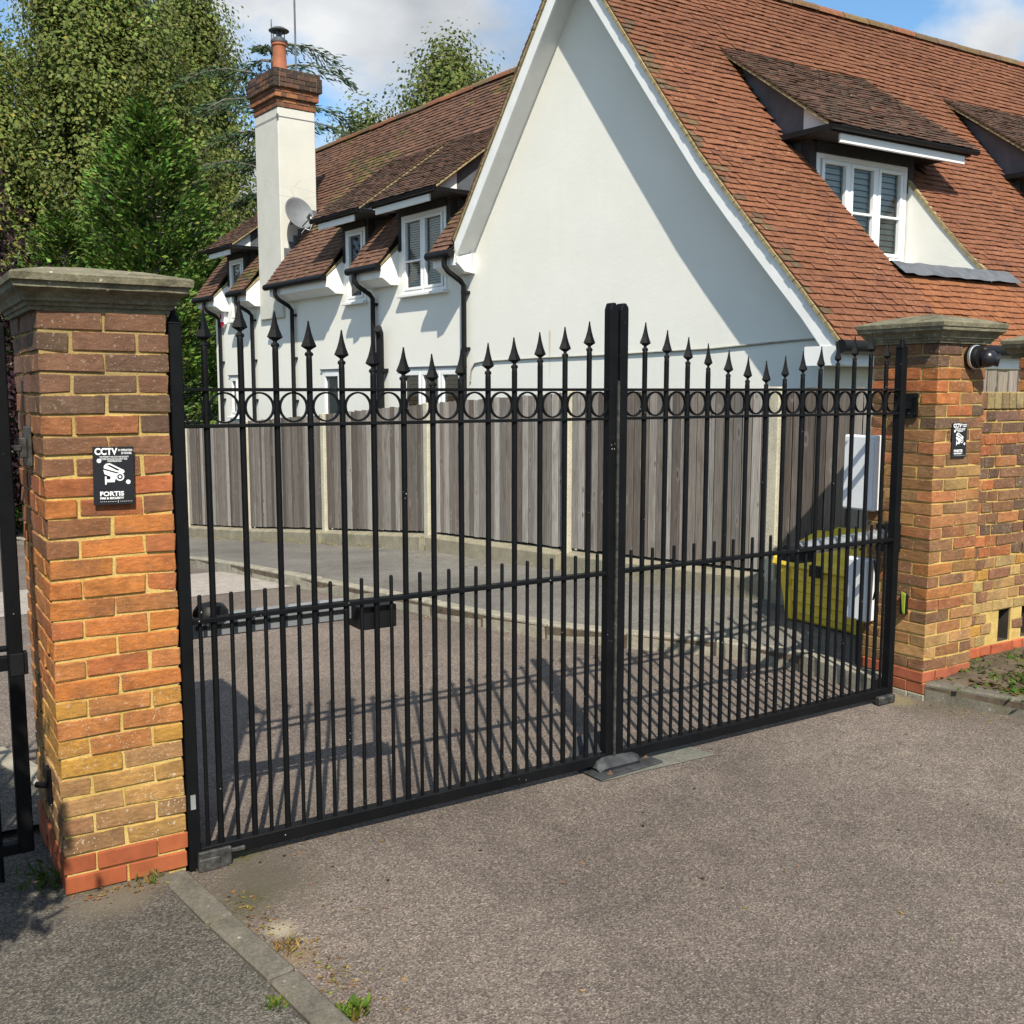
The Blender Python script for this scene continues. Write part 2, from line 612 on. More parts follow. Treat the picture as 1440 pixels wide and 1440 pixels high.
m_plain('rust', (0.12, 0.065, 0.042), 0.9, 0.35, 40, 0, 0.5, 120)
m_plain('sign_black', (0.012, 0.012, 0.016), 0.3, 0.1, 10)
m_plain('sign_white', (0.82, 0.82, 0.82), 0.45, 0.03, 10)
m_plain('tread_steel', (0.45, 0.45, 0.44), 0.5, 0.2, 20)
m_plain('red_plastic', (0.42, 0.015, 0.04), 0.4, 0.1, 10)
m_plain('lime_plastic', (0.26, 0.33, 0.02), 0.45, 0.15, 12)
m_plain('cable', (0.32, 0.30, 0.25), 0.7, 0.2, 12)
m_plain('soil', (0.085, 0.062, 0.04), 0.95, 0.5, 14, 0, 0.8, 60)
m_plain('terrain', (0.07, 0.085, 0.035), 0.95, 0.4, 1.5)
m_plain('bark', (0.16, 0.145, 0.12), 0.95, 0.35, 7, 0, 0.6, 30)
m_plain('cavity_shade', (0.05, 0.038, 0.028), 0.95, 0.3, 8)  # shade inside the wall openings, put into the colour
m_plain('mossy_mortar', (0.27, 0.215, 0.11), 0.95, 0.35, 22, 0, 0.6, 80)

t = NT('gate_paint')
n_ = t.noise(t.pos(), 55, 5, 0.7)
c_ = t.ramp(t.noise(t.pos(), 8, 4), [(0.3, (0.003, 0.0033, 0.004)), (0.7, (0.006, 0.0063, 0.0072))])
ch_ = t.voronoi(t.pos(), 60, 'Distance')
fl_ = t.math('MULTIPLY', t.ramp(ch_, [(0.11, 1), (0.16, 0)]), t.ramp(t.noise(t.pos(), 9, 4), [(0.62, 0), (0.68, 1)]))
c_ = t.mix(fl_, c_, (0.42, 0.40, 0.36))
t.bump(n_, 0.12, 0.002)
M['gate_paint'] = t.done(c_, t.ramp(n_, [(0.3, 0.45), (0.7, 0.62)]), 0, 0.14)

t = NT('gate_bracket')
n_ = t.noise(t.pos(), 26, 6, 0.7)
c_ = t.ramp(n_, [(0.35, (0.012, 0.012, 0.012)), (0.58, (0.06, 0.057, 0.052)), (0.8, (0.17, 0.16, 0.14))])
t.bump(n_, 0.3, 0.004)
M['gate_bracket'] = t.done(c_, 0.6, 0.2)


def m_wood():
    t = NT('weathered_wood')
    oc = t.oinfo('Color')
    ra = t.oinfo('Random')
    off = t.n.new('ShaderNodeCombineXYZ')
    for i, k in enumerate((31.0, 17.0, 53.0)):
        t.l.new(t.math('MULTIPLY', ra, k), off.inputs[i])
    va = t.n.new('ShaderNodeVectorMath')
    t.l.new(t.pos(), va.inputs[0])
    t.l.new(off.outputs[0], va.inputs[1])
    g = t.noise(t.mapping(va.outputs[0], (75, 75, 2.2)), 1.6, 7, 0.7, 0.5)
    c = t.mix(1.0, oc, t.ramp(g, [(0.3, 0.42), (0.5, 1.0), (0.7, 1.5)]), 'MULTIPLY')
    k = t.noise(t.mapping(va.outputs[0], (8, 8, 2.2)), 1.6, 3, 0.5)
    c = t.mix(t.ramp(k, [(0.60, 0), (0.72, 0.6)]), c, (0.10, 0.075, 0.055))
    w = t.voronoi(t.mapping(va.outputs[0], (9, 9, 3.2)), 1.0, 'Distance')
    ra_ = t.ramp(w, [(0.10, 0.0), (0.15, 0.22), (0.24, 0)])
    c = t.mix(ra_, c, (0.42, 0.38, 0.33))
    c = t.mix(t.math('MULTIPLY', t.ramp(w, [(0.06, 0.9), (0.13, 0)]), t.ramp(t.noise(va.outputs[0], 6, 3), [(0.42, 0), (0.55, 1)])), c, (0.06, 0.045, 0.033))
    t.bump(g, 0.4, 0.004)
    M['weathered_wood'] = t.done(c, 0.9, 0, 0.25)


m_wood()


def m_tile(name, src):
    t = NT(name)
    c = t.attr('tint') if src == 'attr' else t.oinfo('Color')
    n = t.noise(t.pos(), 22, 5, 0.65)
    c = t.mix(1.0, c, t.ramp(n, [(0.25, 0.62), (0.5, 1.0), (0.8, 1.3)]), 'MULTIPLY')
    sp = t.voronoi(t.pos(), 20, 'Distance')
    l2 = t.noise(t.pos(), 4, 4)
    f = t.math('MULTIPLY', t.ramp(sp, [(0.09, 0.75), (0.17, 0)]), t.ramp(l2, [(0.45, 0), (0.6, 1)]))
    c = t.mix(f, c, (0.45, 0.40, 0.30))
    t.bump(t.noise(t.pos(), 90, 4, 0.7), 0.35, 0.004)
    M[name] = t.done(c, 0.85, 0, 0.25)


m_tile('roof_tile', 'attr')
m_tile('roof_tile_single', 'obj')


def m_leaf(name, trans=0.35, rough=0.55):
    m = bpy.data.materials.new(name)
    m.use_nodes = True
    n, l = m.node_tree.nodes, m.node_tree.links
    n.clear()
    o = n.new('ShaderNodeOutputMaterial')
    a = n.new('ShaderNodeAttribute')
    a.attribute_name = 'tint'
    p = n.new('ShaderNodeBsdfPrincipled')
    p.inputs['Roughness'].default_value = rough
    p.inputs['Specular IOR Level'].default_value = 0.15
    tr = n.new('ShaderNodeBsdfTranslucent')
    mx = n.new('ShaderNodeMixShader')
    mx.inputs[0].default_value = trans
    l.new(a.outputs['Color'], p.inputs['Base Color'])
    l.new(a.outputs['Color'], tr.inputs['Color'])
    l.new(p.outputs[0], mx.inputs[1])
    l.new(tr.outputs[0], mx.inputs[2])
    l.new(mx.outputs[0], o.inputs['Surface'])
    M[name] = m


m_leaf('leaf', 0.42)
m_leaf('needle', 0.15, 0.6)

# window glass: clear with a real Fresnel reflection
m_ = bpy.data.materials.new('window_glass')
m_.use_nodes = True
n_, l_ = m_.node_tree.nodes, m_.node_tree.links
n_.clear()
o_ = n_.new('ShaderNodeOutputMaterial')
g_ = n_.new('ShaderNodeBsdfGlossy')
g_.inputs['Roughness'].default_value = 0.02
g_.inputs['Color'].default_value = (0.9, 0.95, 1, 1)
tr_ = n_.new('ShaderNodeBsdfTransparent')
tr_.inputs['Color'].default_value = (0.84, 0.87, 0.88, 1)
fr_ = n_.new('ShaderNodeFresnel')
fr_.inputs['IOR'].default_value = 1.5
mx_ = n_.new('ShaderNodeMixShader')
l_.new(fr_.outputs[0], mx_.inputs[0])
l_.new(tr_.outputs[0], mx_.inputs[1])
l_.new(g_.outputs[0], mx_.inputs[2])
l_.new(mx_.outputs[0], o_.inputs['Surface'])
M['window_glass'] = m_

t = NT('bin_yellow')
n_ = t.noise(t.pos(), 7, 6, 0.65)
c_ = t.ramp(n_, [(0.3, (0.66, 0.46, 0.03)), (0.7, (0.80, 0.58, 0.05))])
c_ = t.mix(t.ramp(t.noise(t.pos(), 24, 5, 0.7), [(0.58, 0), (0.72, 0.55)]), c_, (0.16, 0.13, 0.04))
M['bin_yellow'] = t.done(c_, 0.5)


# ------------------------------------------------------------------ ground
def road_z(y):
    return lerp(y, [0, 3, 4.3, 6.8, 9.3, 11.9, 14.6, 20, 30, 60], [0, -.01, -.05, -.15, -.38, -.65, -.9, -1.35, -2, -3.5])


def pave_z(y):      # back edge of the inner pavement, at the fence
    return lerp(y, [0.3, 1.9, 4.3, 5.4, 6.6, 9.3, 12, 14.6, 20, 30], [.22, .19, .07, .02, -.03, -.28, -.55, -.78, -1.23, -1.9])


def fence_xy(s, off=1.2):
    return (5.571 - 0.0924 * s - 0.9957 * off, 7.849 + 0.9957 * s - 0.0924 * off)


def fence_x(y):
    return 4.376 - 0.0928 * (y - 7.738)


KERB = [(3.99, 0.10), (4.04, 0.45), (4.06, 0.75), (3.95, 1.16), (3.66, 1.50), (3.36, 1.92), (3.06, 2.45), (2.87, 3.15), (2.75, 3.95), (2.58, 4.95), (2.32, 6.5), (2.2, 9.0), (1.74, 14.0), (1.19, 20.0), (0.3, 30.0)]
kx = lambda y: lerp(y, [p[1] for p in KERB], [p[0] for p in KERB])

# one terrain sheet out to the horizon
mb = MB()
xs = [-600, -120, -40, -14, 0, 14, 40, 120, 600]
ys = [-600, -100, -30, 0, 3, 4.3, 6.8, 9.3, 11.9, 14.6, 20, 30, 60, 150, 600]
gv = [[(x, y, road_z(y) - 0.07) for x in xs] for y in ys]
for i in range(len(ys) - 1):
    for j in range(len(xs) - 1):
        mb.poly([gv[i][j], gv[i][j + 1], gv[i + 1][j + 1], gv[i + 1][j]])
structure(mb.build('ground', M['terrain']))

mb = MB()
ys = [-30, -12, -6, -3, -1, 0, 0.1]
for a, b in zip(ys, ys[1:]):
    mb.poly([(-14, a, 0), (30, a, 0), (30, b, 0), (-14, b, 0)])
ys = [0.1 + 0.35 * i for i in range(85)]
for a, b in zip(ys, ys[1:]):
    mb.poly([(-14, a, road_z(a)), (kx(a) + .05, a, road_z(a)), (kx(b) + .05, b, road_z(b)), (-14, b, road_z(b))])
structure(mb.build('driveway', M['driveway_tarmac']))

# pale strip of setts laid across the drive
base = MB()
for i in range(10):
    a, b = 5.7 + .18 * i, 5.7 + .18 * (i + 1)
    base.poly([(-6, a, road_z(a) + .004), (kx(a) + .02, a, road_z(a) + .004), (kx(b) + .02, b, road_z(b) + .004), (-6, b, road_z(b) + .004)])
structure(base.build('paving_strip', M['sett_paving']))

# inner pavement between kerb and fence
mb = MB()
ys = [0.1 + 0.3 * i for i in range(98)]
for a, b in zip(ys, ys[1:]):
    def row(y):
        x0, x1 = kx(y) + .11, fence_x(y) + .05
        z0, z1 = road_z(y) + .095, pave_z(y)
        return [(x0 + (x1 - x0) * k / 3, y, z0 + (z1 - z0) * k / 3) for k in range(4)]
    ra, rb = row(a), row(b)
    for k in range(3):
        mb.poly([ra[k], ra[k + 1], rb[k + 1], rb[k]])
structure(mb.build('pavement', M['inner_path_tarmac']))


def kerb_run(name, pts, length, w, top, depth, side, mat, seed, limit=60):
    """separate stones laid along a line; side = +1 puts the stone to the left of travel"""
    rr = random.Random(seed)
    P = [Vector((p[0], p[1], 0)) for p in pts]
    samples = [P[0]]
    need = length
    acc = 0
    for a, b in zip(P, P[1:]):
        d = (b - a).length
        t = need - acc
        while t <= d:
            samples.append(a + (b - a) * (t / d))
            t += length
        acc = (acc + d) % length if d + acc >= length else acc + d
    samples.append(P[-1])
    bed = MB()
    stones = []
    for a, b in list(zip(samples, samples[1:]))[:limit]:
        d = (b - a)
        if d.length < 0.05:
            continue
        u = d.normalized()
        n = Vector((-u.y, u.x, 0)) * side
        bed.hexa([a + n * .01 + Vector((0, 0, top(a.y) - depth - .02)), b + n * .01 + Vector((0, 0, top(b.y) - depth - .02)),
                  b + n * (w - .01) + Vector((0, 0, top(b.y) - depth - .02)), a + n * (w - .01) + Vector((0, 0, top(a.y) - depth - .02)),
                  a + n * .01 + Vector((0, 0, top(a.y) - .02)), b + n * .01 + Vector((0, 0, top(b.y) - .02)),
                  b + n * (w - .01) + Vector((0, 0, top(b.y) - .02)), a + n * (w - .01) + Vector((0, 0, top(a.y) - .02))])
        stones.append((a + u * .004, b - u * .004, n))
    root = structure(bed.build(name, M['soil']))
    for a, b, n in stones:
        s = MB()
        q = []
        lift = rr.uniform(-.006, .006)
        for zz, ins in ((-depth, 0), (0, 0)):
            for pt, k in ((a, 0), (b, 0), (b, 1), (a, 1)):
                q.append(pt + n * (w * k + (0.012 if (zz == 0 and k == 0) else 0) + rr.uniform(-.003, .003)) + Vector((0, 0, top(pt.y) + zz + lift)))
        s.hexa(q)
        s.build('kerb_stone', mat, root, bevel=0.010)
    return root


kerb_run('kerb', KERB, 0.62, .125, lambda y: road_z(y) + .115, .25, -1, M['kerb_concrete'], 3)

EDGE = [(-0.028, -0.045), (0.0, -0.25), (0.025, -0.48), (0.075, -0.78), (0.125, -1.2), (0.20, -1.7), (0.32, -2.4), (0.5, -3.2), (0.8, -4.2)]
ex = lambda y: lerp(-y, [-p[1] for p in EDGE], [p[0] for p in EDGE])
kerb_run('path_edging', EDGE, 0.43, .108, lambda y: .036, .15, -1, M['old_kerb'], 5)

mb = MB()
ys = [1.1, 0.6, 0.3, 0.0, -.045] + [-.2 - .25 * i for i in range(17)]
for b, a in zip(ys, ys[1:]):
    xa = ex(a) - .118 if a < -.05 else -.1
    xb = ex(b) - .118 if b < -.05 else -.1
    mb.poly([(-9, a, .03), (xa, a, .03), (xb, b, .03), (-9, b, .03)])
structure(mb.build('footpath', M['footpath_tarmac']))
kerb_run('inner_path_edging', [(-0.18, .55), (-.3, 1.1), (-.42, 1.6), (-.62, 1.95), (-1.2, 2.25), (-3, 2.5)], .6, .12, lambda y: .075, .2, 1, M['kerb_concrete'], 8)
mb = MB()
for (x0, y0), (x1, y1) in zip([(-0.30, .6), (-.42, 1.1), (-.54, 1.55)], [(-.42, 1.1), (-.54, 1.55), (-.74, 1.85)]):
    mb.poly([(-9, y0, .06), (x0, y0, .06), (x1, y1, .06), (-9, y1, .06)])
mb.poly([(-9, 1.85, .06), (-.74, 1.85, .06), (-1.2, 2.1, .06), (-9, 2.6, .06)])
structure(mb.build('inner_footpath', M['footpath_tarmac']))

mb = MB()
rg = random.Random(6)
cen = (2.2, -.02)
ring_ = []
for (x0, y0), (x1, y1) in zip([(1.83, -.13), (2.52, -.145), (2.48, .075), (1.86, .15)], [(2.52, -.145), (2.48, .075), (1.86, .15), (1.83, -.13)]):
    for k in range(9):
        ring_.append((x0 + (x1 - x0) * k / 9 + rg.uniform(-.007, .007), y0 + (y1 - y0) * k / 9 + rg.uniform(-.007, .007), .004))
for p_, q_ in zip(ring_, ring_[1:] + ring_[:1]):
    mb.poly([(*cen, .004), p_, q_])
structure(mb.build('concrete_patch', M['patch_concrete']))

# planting bed with its kerb, right of the drive
RK = [(4.165, -0.115), (4.26, -0.37), (4.35, -0.63), (4.47, -0.95), (4.66, -1.35), (5.0, -1.9), (5.7, -2.6), (7.0, -3.2)]
kerb_run('bed_kerb', RK, 0.85, .125, lambda y: .105, .22, 1, M['old_kerb'], 9)
mb = MB()
rr = random.Random(4)
rows = []
for i in range(9):
    fx = i / 8
    line = []
    for j in range(13):
        y = 0.03 - 3.0 * (j / 12) ** 1.4
        xk = lerp(-y, [-p[1] for p in RK], [p[0] for p in RK]) + .11
        x = xk + (8.5 - xk) * fx ** 1.6
        line.append((x, y, .085 + .06 * min(1, fx * 3) + .03 * noise.noise(Vector((x * 2, y * 2, 0)))))
    rows.append(line)
for i in range(8):
    for j in range(12):
        mb.poly([rows[i][j], rows[i + 1][j], rows[i + 1][j + 1], rows[i][j + 1]])
structure(mb.build('planting_bed', M['soil'], smooth=True))


# ------------------------------------------------------------------ bricks
def brick_mesh(name, l, d, h, seed, mat, ch=.006, jj=.0025):
    rr = random.Random(seed)
    bm = bmesh.new()
    bmesh.ops.create_cube(bm, size=1)
    for v in bm.verts:
        v.co = Vector((v.co.x * l, v.co.y * d, v.co.z * h))
        v.co += Vector((rr.uniform(-1, 1), rr.uniform(-1, 1) * .8, rr.uniform(-1, 1))) * jj
    bmesh.ops.bevel(bm, geom=list(bm.edges), offset=ch, segments=1, affect='EDGES')
    for v in bm.verts:
        v.co += Vector((rr.uniform(-1, 1), rr.uniform(-1, 1), rr.uniform(-1, 1))) * jj * .5
    me = bpy.data.meshes.new(name)
    bm.to_mesh(me)
    bm.free()
    me.materials.append(mat)
    return me


BS = [brick_mesh('stretcher_brick', .214, .1025, .0605, i, M['brick'], .0028, .0036) for i in range(9)]
BH = [brick_mesh('header_brick', .102, .1025, .0605, 20 + i, M['brick'], .0028, .0036) for i in range(6)]
BR = [brick_mesh('rowlock_brick', .063, .215, .1025, 40 + i, M['brick']) for i in range(4)]
PS = [brick_mesh('plinth_brick', .215, .112, .0605, 60 + i, M['plinth_brick'], .003, .001) for i in range(3)]
PH = [brick_mesh('plinth_half_brick', .104, .112, .0605, 70 + i, M['plinth_brick'], .003, .001) for i in range(3)]
CO = .0702


def put(parent, meshes, x, y, z, rz, colr, rr):
    m = Matrix.Translation((x + rr.uniform(-.0015, .0015), y + rr.uniform(-.002, .002), z + rr.uniform(-.0015, .0015))) @ Matrix.Rotation(rz + rr.uniform(-.006, .006) + (math.pi if rr.random() < .5 else 0), 4, 'Z')
    return add('brick', rr.choice(meshes), parent, m, colr)


def pier(name, label, x0, y0, z0, n, colour, seed, w=.44):
    rr = random.Random(seed)
    root = empty(name, (x0 + w / 2, y0 + w / 2, z0), label, 'gate pillar', 'brick gate pillars')
    h = w / 2
    core = MB()
    e = .0065
    core.box(-h + e, h - e, -h + e, h - e, -.1, n * CO - .004)
    core.build('mortar_core', M['mortar'], root, recalc=True)
    for c in range(n):
        z = c * CO + .0352
        pl = c < 2
        Sx, Hx = (PS, PH) if pl else (BS, BH)
        for side in range(4):
            a = side * math.pi / 2
            long_side = (c + side) % 2 == 0
            items = [(-.1125, Sx), (.1125, Sx)] if long_side else [(0, Sx)]
            for off, ms in items:
                px, py = off, -(h - .05125)
                x, y = px * math.cos(a) - py * math.sin(a), px * math.sin(a) + py * math.cos(a)
                put(root, ms, x, y, z, a, colour(c, n, rr, pl), rr)
    return root


def pick(rr, opts):
    t = rr.random() * sum(w for w, _ in opts)
    for w, c in opts:
        t -= w
        if t <= 0:
            return c
    return opts[-1][1]


ORANGE, RED, BROWN, DARK, TAN, GOLD = (.40, .140, .036), (.32, .105, .038), (.19, .092, .046), (.115, .066, .042), (.31, .170, .070), (.37, .185, .038)


def col_left(c, n, rr, pl):
    if pl:
        return (*jit((.315, .082, .032), .10, rr), 0)
    k = c / n
    if k > .84:
        o = pick(rr, [(5, DARK), (5, (.16, .08, .046))])
        l = .3
    elif k > .70:
        o = pick(rr, [(2, DARK), (5, (.18, .085, .044)), (2, (.26, .10, .042))])
        l = .2
    elif k > .58:
        o = pick(rr, [(3, (.24, .10, .042)), (4, RED), (3, ORANGE)])
        l = .12
    elif k > .34:
        o = pick(rr, [(8, ORANGE), (2, (.35, .115, .038)), (2, (.37, .145, .046))])
        l = .2
    elif k > .18:
        o = pick(rr, [(5, (.36, .145, .045)), (3, GOLD), (2, TAN)])
        l = .5
    else:
        o = pick(rr, [(3, (.33, .18, .06)), (4, TAN), (2, (.24, .13, .06))])
        l = .9
    return (*jit(o, .10, rr), l)


def col_right(c, n, rr, pl):
    if pl:
        return (*jit((.30, .085, .042), .12, rr), 0)
    k = c / n
    o = pick(rr, [(3, BROWN), (2, (.27, .105, .045)), (4, (.29, .135, .055)), (1 + 2 * (1 - k), (.34, .135, .045)), (3 * (1 - k), TAN)])
    if k > .75:
        o = pick(rr, [(5, BROWN), (2, DARK), (3, RED)])
    o = tuple(x * y for x, y in zip(o, (1.05, 1.08, 1.0)))
    return (*jit(o, .2, rr), .45)


def cap(root, z, hw=.302):
    prof = [(.21, -.005), (.236, -.005), (.238, .010), (.246, .012), (.248, .026), (.258, .028), (.261, .040), (.270, .056), (.287, .070), (.291, .074), (.292, .092), (.296, .095), (hw, .097), (hw + .002, .122), (hw - .006, .129), (.17, .165), (.02, .195)]
    mb = MB()
    rr = random.Random(int(z * 1000))
    N = 14
    ring = []
    for r, zz in prof:
        pts = []
        for sx, sy, dx, dy in ((-1, -1, 1, 0), (1, -1, 0, 1), (1, 1, -1, 0), (-1, 1, 0, -1)):
            for k in range(N):
                q = 2 * k / N
                x, y = (sx + dx * q) * r, (sy + dy * q) * r
                d = .0012 if r > .1 else 0
                pts.append((x + rr.uniform(-d, d), y + rr.uniform(-d, d), z + zz * .88 + rr.uniform(-d, d) * .7))
        ring.append(pts)
    k = len(mb.v)
    m = 4 * N
    for pts in ring:
        mb.v += pts
    for i in range(len(ring) - 1):
        for j in range(m):
            j2 = (j + 1) % m
            mb.f.append((k + i * m + j, k + i * m + j2, k + (i + 1) * m + j2, k + (i + 1) * m + j))
            mb.c.append(None)
    mb.f.append(tuple(k + j for j in reversed(range(m))))
    mb.f.append(tuple(k + (len(ring) - 1) * m + j for j in range(m)))
    mb.c += [None, None]
    return mb.build('coping_cap', M['cast_stone'], root)


PL = pier('gate_pillar', 'weathered orange brick gate pillar with stone cap, nearest on the left', -.468, -.045, .03, 29, col_left, 21)
cpl = cap(PL, 29 * CO)
cpl.matrix_local = Matrix.Translation((0, .117, 0)) @ Matrix.Diagonal((1, 1.39, 1, 1))
MB().box(-.2135, .2135, .20, .4485, -.1, 29 * CO - .004).build('mortar_core', M['mortar'], PL)
r_ = random.Random(88)
for c in range(29):
    z = c * CO + .0352
    Sx, Hx = (PS, PH) if c < 2 else (BS, BH)
    for sx in (-1, 1):
        for y, ms in ([(.3425, Sx)] if c % 2 == 0 else [(.2812, Hx), (.3937, Hx)]):
            put(PL, ms, sx * (.22 - .05125), y, z, math.pi / 2, col_left(c, 29, r_, c < 2), r_)
    put(PL, Sx, 0, .4037, z, 0, col_left(c, 29, r_, c < 2), r_)
PL.location.x, PL.location.y = -.240, .172
PL.scale = (.955, .955, 1)
PR = pier('gate_pillar', 'brick gate pillar with stone cap carrying a black camera, beyond the bin', 4.168, -.115, .03, 29, col_right, 33)
cap(PR, 29 * CO, .298)
for i in range(4):
    MB().box(-.222 + i * .112, -.222 + i * .112 + .104, -.226, -.12, -.045, .001).build('footing_brick', M['kerb_concrete'], PR, bevel=.004)
for i in range(4):
    MB().box(-.226, -.12, -.115 + i * .112, -.115 + i * .112 + .104, -.045, .001).build('footing_brick', M['kerb_concrete'], PR, bevel=.004)
for root, pts in ((PR, [(-.222, -.17, 1.68)]),):
    mb = MB()
    for x, y, z in pts:
        mb.box(x - .012, x, y + .065, y + .18, z - .07, z + .07)
        mb.box(x - .06, x - .012, y + .10, y + .15, z - .02, z + .02)
        for zz in (-.05, .05):
            mb.lathe([(.009, 0), (.009, .01)], (x - .012, y + .08, z + zz), 6, Matrix.Rotation(-math.pi / 2, 3, 'Y'))
    mb.build('hinge_plate', M['gate_paint'], root, bevel=.002)
mb = MB()
mb.box(-.236, -.222, .02, .13, 1.50, 1.64)
mb.box(-.26, -.236, .05, .07, 1.53, 1.60)
mb.box(-.26, -.236, .09, .11, 1.53, 1.60)
mb.box(-.275, -.255, .045, .115, 1.555, 1.575)
mb.build('gate_keep', M['gate_bracket'], PL, bevel=.003)
mb = MB()
mb.box(-.236, -.222, .0, .05, .26, .40)
mb.tube([(-.235, .025, .33), (-.27, .06, .33)], .012, 8)
mb.build('hinge_plate', M['gate_paint'], PL, bevel=.002)

# boundary wall right of the right pillar
wall = empty('boundary_wall', (4.6, .0, .08), 'brick boundary wall joining the right gate pillar above the weedy bed', 'wall')
rr = random.Random(77)
mb = MB()
holes = [(.47, .60), (.72, .85)]
Wz0 = -.02
mb.box(.0, 2.6, .0085, .21, Wz0 + 5 * CO, 1.596)
mb.box(.0, 2.6, .0085, .21, -.2, Wz0 + 2 * CO)
for a, b in ((0, .47), (.60, .72), (.85, 2.6)):
    mb.box(a, b, .0085, .21, Wz0 + 2 * CO, Wz0 + 5 * CO)
mb.build('mortar_core', M['mortar'], wall)
MB().box(.4, 1.0, .22, .26, -.2, .5).build('shade_backing', M['cavity_shade'], wall)  # closes the openings at the back; its shade is painted in
for a, b in holes:
    lin = MB()
    z0_, z1_ = Wz0 + 2 * CO, Wz0 + 5 * CO
    lin.box(a, a + .004, .02, .218, z0_, z1_)
    lin.box(b - .004, b, .02, .218, z0_, z1_)
    lin.box(a + .004, b - .004, .02, .218, z1_ - .004, z1_)
    lin.box(a + .004, b - .004, .02, .218, z0_, z0_ + .004)
    lin.build('opening_shade', M['cavity_shade'], wall)  # thin dark faces added so the openings look shaded inside
for c in range(23):
    z = Wz0 + c * CO + .0352
    x = .0 if c % 2 == 0 else -.055
    k = 0
    while x < 2.5:
        hd_ = (k + c) % 2 == 1
        L = .1025 if hd_ else .215
        mid = x + L / 2
        inhole = c in (2, 3, 4) and any(a - .03 < mid < b + .03 for a, b in holes)
        if not inhole and mid > .02:
            if c < 2:
                cc = (*jit((.40, .10, .045), .12, rr), 0)
                put(wall, PH if hd_ else PS, mid, .05, z, 0, cc, rr)
            else:
                o = pick(rr, [(4, DARK), (4, BROWN), (2, RED), (1, (.30, .13, .05))]) if c > 9 else pick(rr, [(3, TAN), (3, (.36, .24, .09)), (2, BROWN), (1, GOLD)])
                put(wall, BH if hd_ else BS, mid, .0515, z, 0, (*jit(o, .2, rr), .6), rr)
        x += L + .01
        k += 1
for i in range(34):
    add('brick', rr.choice(BR), wall, Matrix.Translation((.035 + .075 * i, .105, 1.6 + .053)), (*jit(pick(rr, [(3, (.24, .18, .085)), (2, (.16, .12, .06)), (1, BROWN)]), .2, rr), .5))
# pier standing on the wall at the edge of the view
mb = MB()
mb.box(.695, 1.105, .01, .095, 1.705, 1.922)
mb.build('pier_core', M['mortar'], wall)
for c in range(3):
    z = 1.712 + .033 + c * CO
    items_ = [(.795, BS), (1.02, BS)] if c % 2 == 0 else [(.74, BH), (.907, BS), (1.075, BH)]
    for x, ms in items_:
        put(wall, ms, x, .0515, z, 0, (*jit(pick(rr, [(3, RED), (2, BROWN), (3, (.34, .135, .045))]), .2, rr), .3), rr)
cp = cap(wall, 1.925, .30)
cp.matrix_local = Matrix.Translation((1.0, .06, 0)) @ Matrix.Diagonal((1, .62, 1, 1))


# ------------------------------------------------------------------ gates
GP = M['gate_paint']
FIN = MB().lathe([(.0120, 0), (.0165, .004), (.0175, .009), (.0155, .014), (.009, .018), (.008, .024), (.031, .038), (.029, .043), (.019, .066), (.011, .092), (.0055, .118), (.003, .134)], n=4, sx=1.0, sy=.5).mesh('finial', GP)
RING = MB()
for j in range(28):
    a0, a1 = 2 * math.pi * j / 28, 2 * math.pi * (j + 1) / 28
    r0, r1 = .0505, .0568
    RING.hexa([(r0 * math.cos(a0), -.008, r0 * math.sin(a0)), (r1 * math.cos(a0), -.008, r1 * math.sin(a0)), (r1 * math.cos(a1), -.008, r1 * math.sin(a1)), (r0 * math.cos(a1), -.008, r0 * math.sin(a1)),
               (r0 * math.cos(a0), .008, r0 * math.sin(a0)), (r1 * math.cos(a0), .008, r1 * math.sin(a0)), (r1 * math.cos(a1), .008, r1 * math.sin(a1)), (r0 * math.cos(a1), .008, r0 * math.sin(a1))])
bm = bmesh.new()
bm.from_mesh(RING.mesh('ring', GP, recalc=False))
bmesh.ops.remove_doubles(bm, verts=bm.verts, dist=1e-5)
RING = bpy.data.meshes.new('ring')
bm.to_mesh(RING)
bm.free()
RING.materials.append(GP)
SHORT = MB().lathe([(.0082, .07), (.0082, 1.040), (.006, 1.047)], n=8).mesh('short_bar', GP, smooth=True)

TIPL = [2.090, 2.128, 2.095, 2.064, 2.034, 2.003, 1.974, 1.950, 1.970, 2.000, 2.027, 2.053, 2.080, 2.108]
TIPR = [2.115, 2.084, 2.055, 2.028, 1.998, 1.970, 1.950, 1.978, 2.004, 2.032, 2.063, 2.094, 2.120, 2.085]


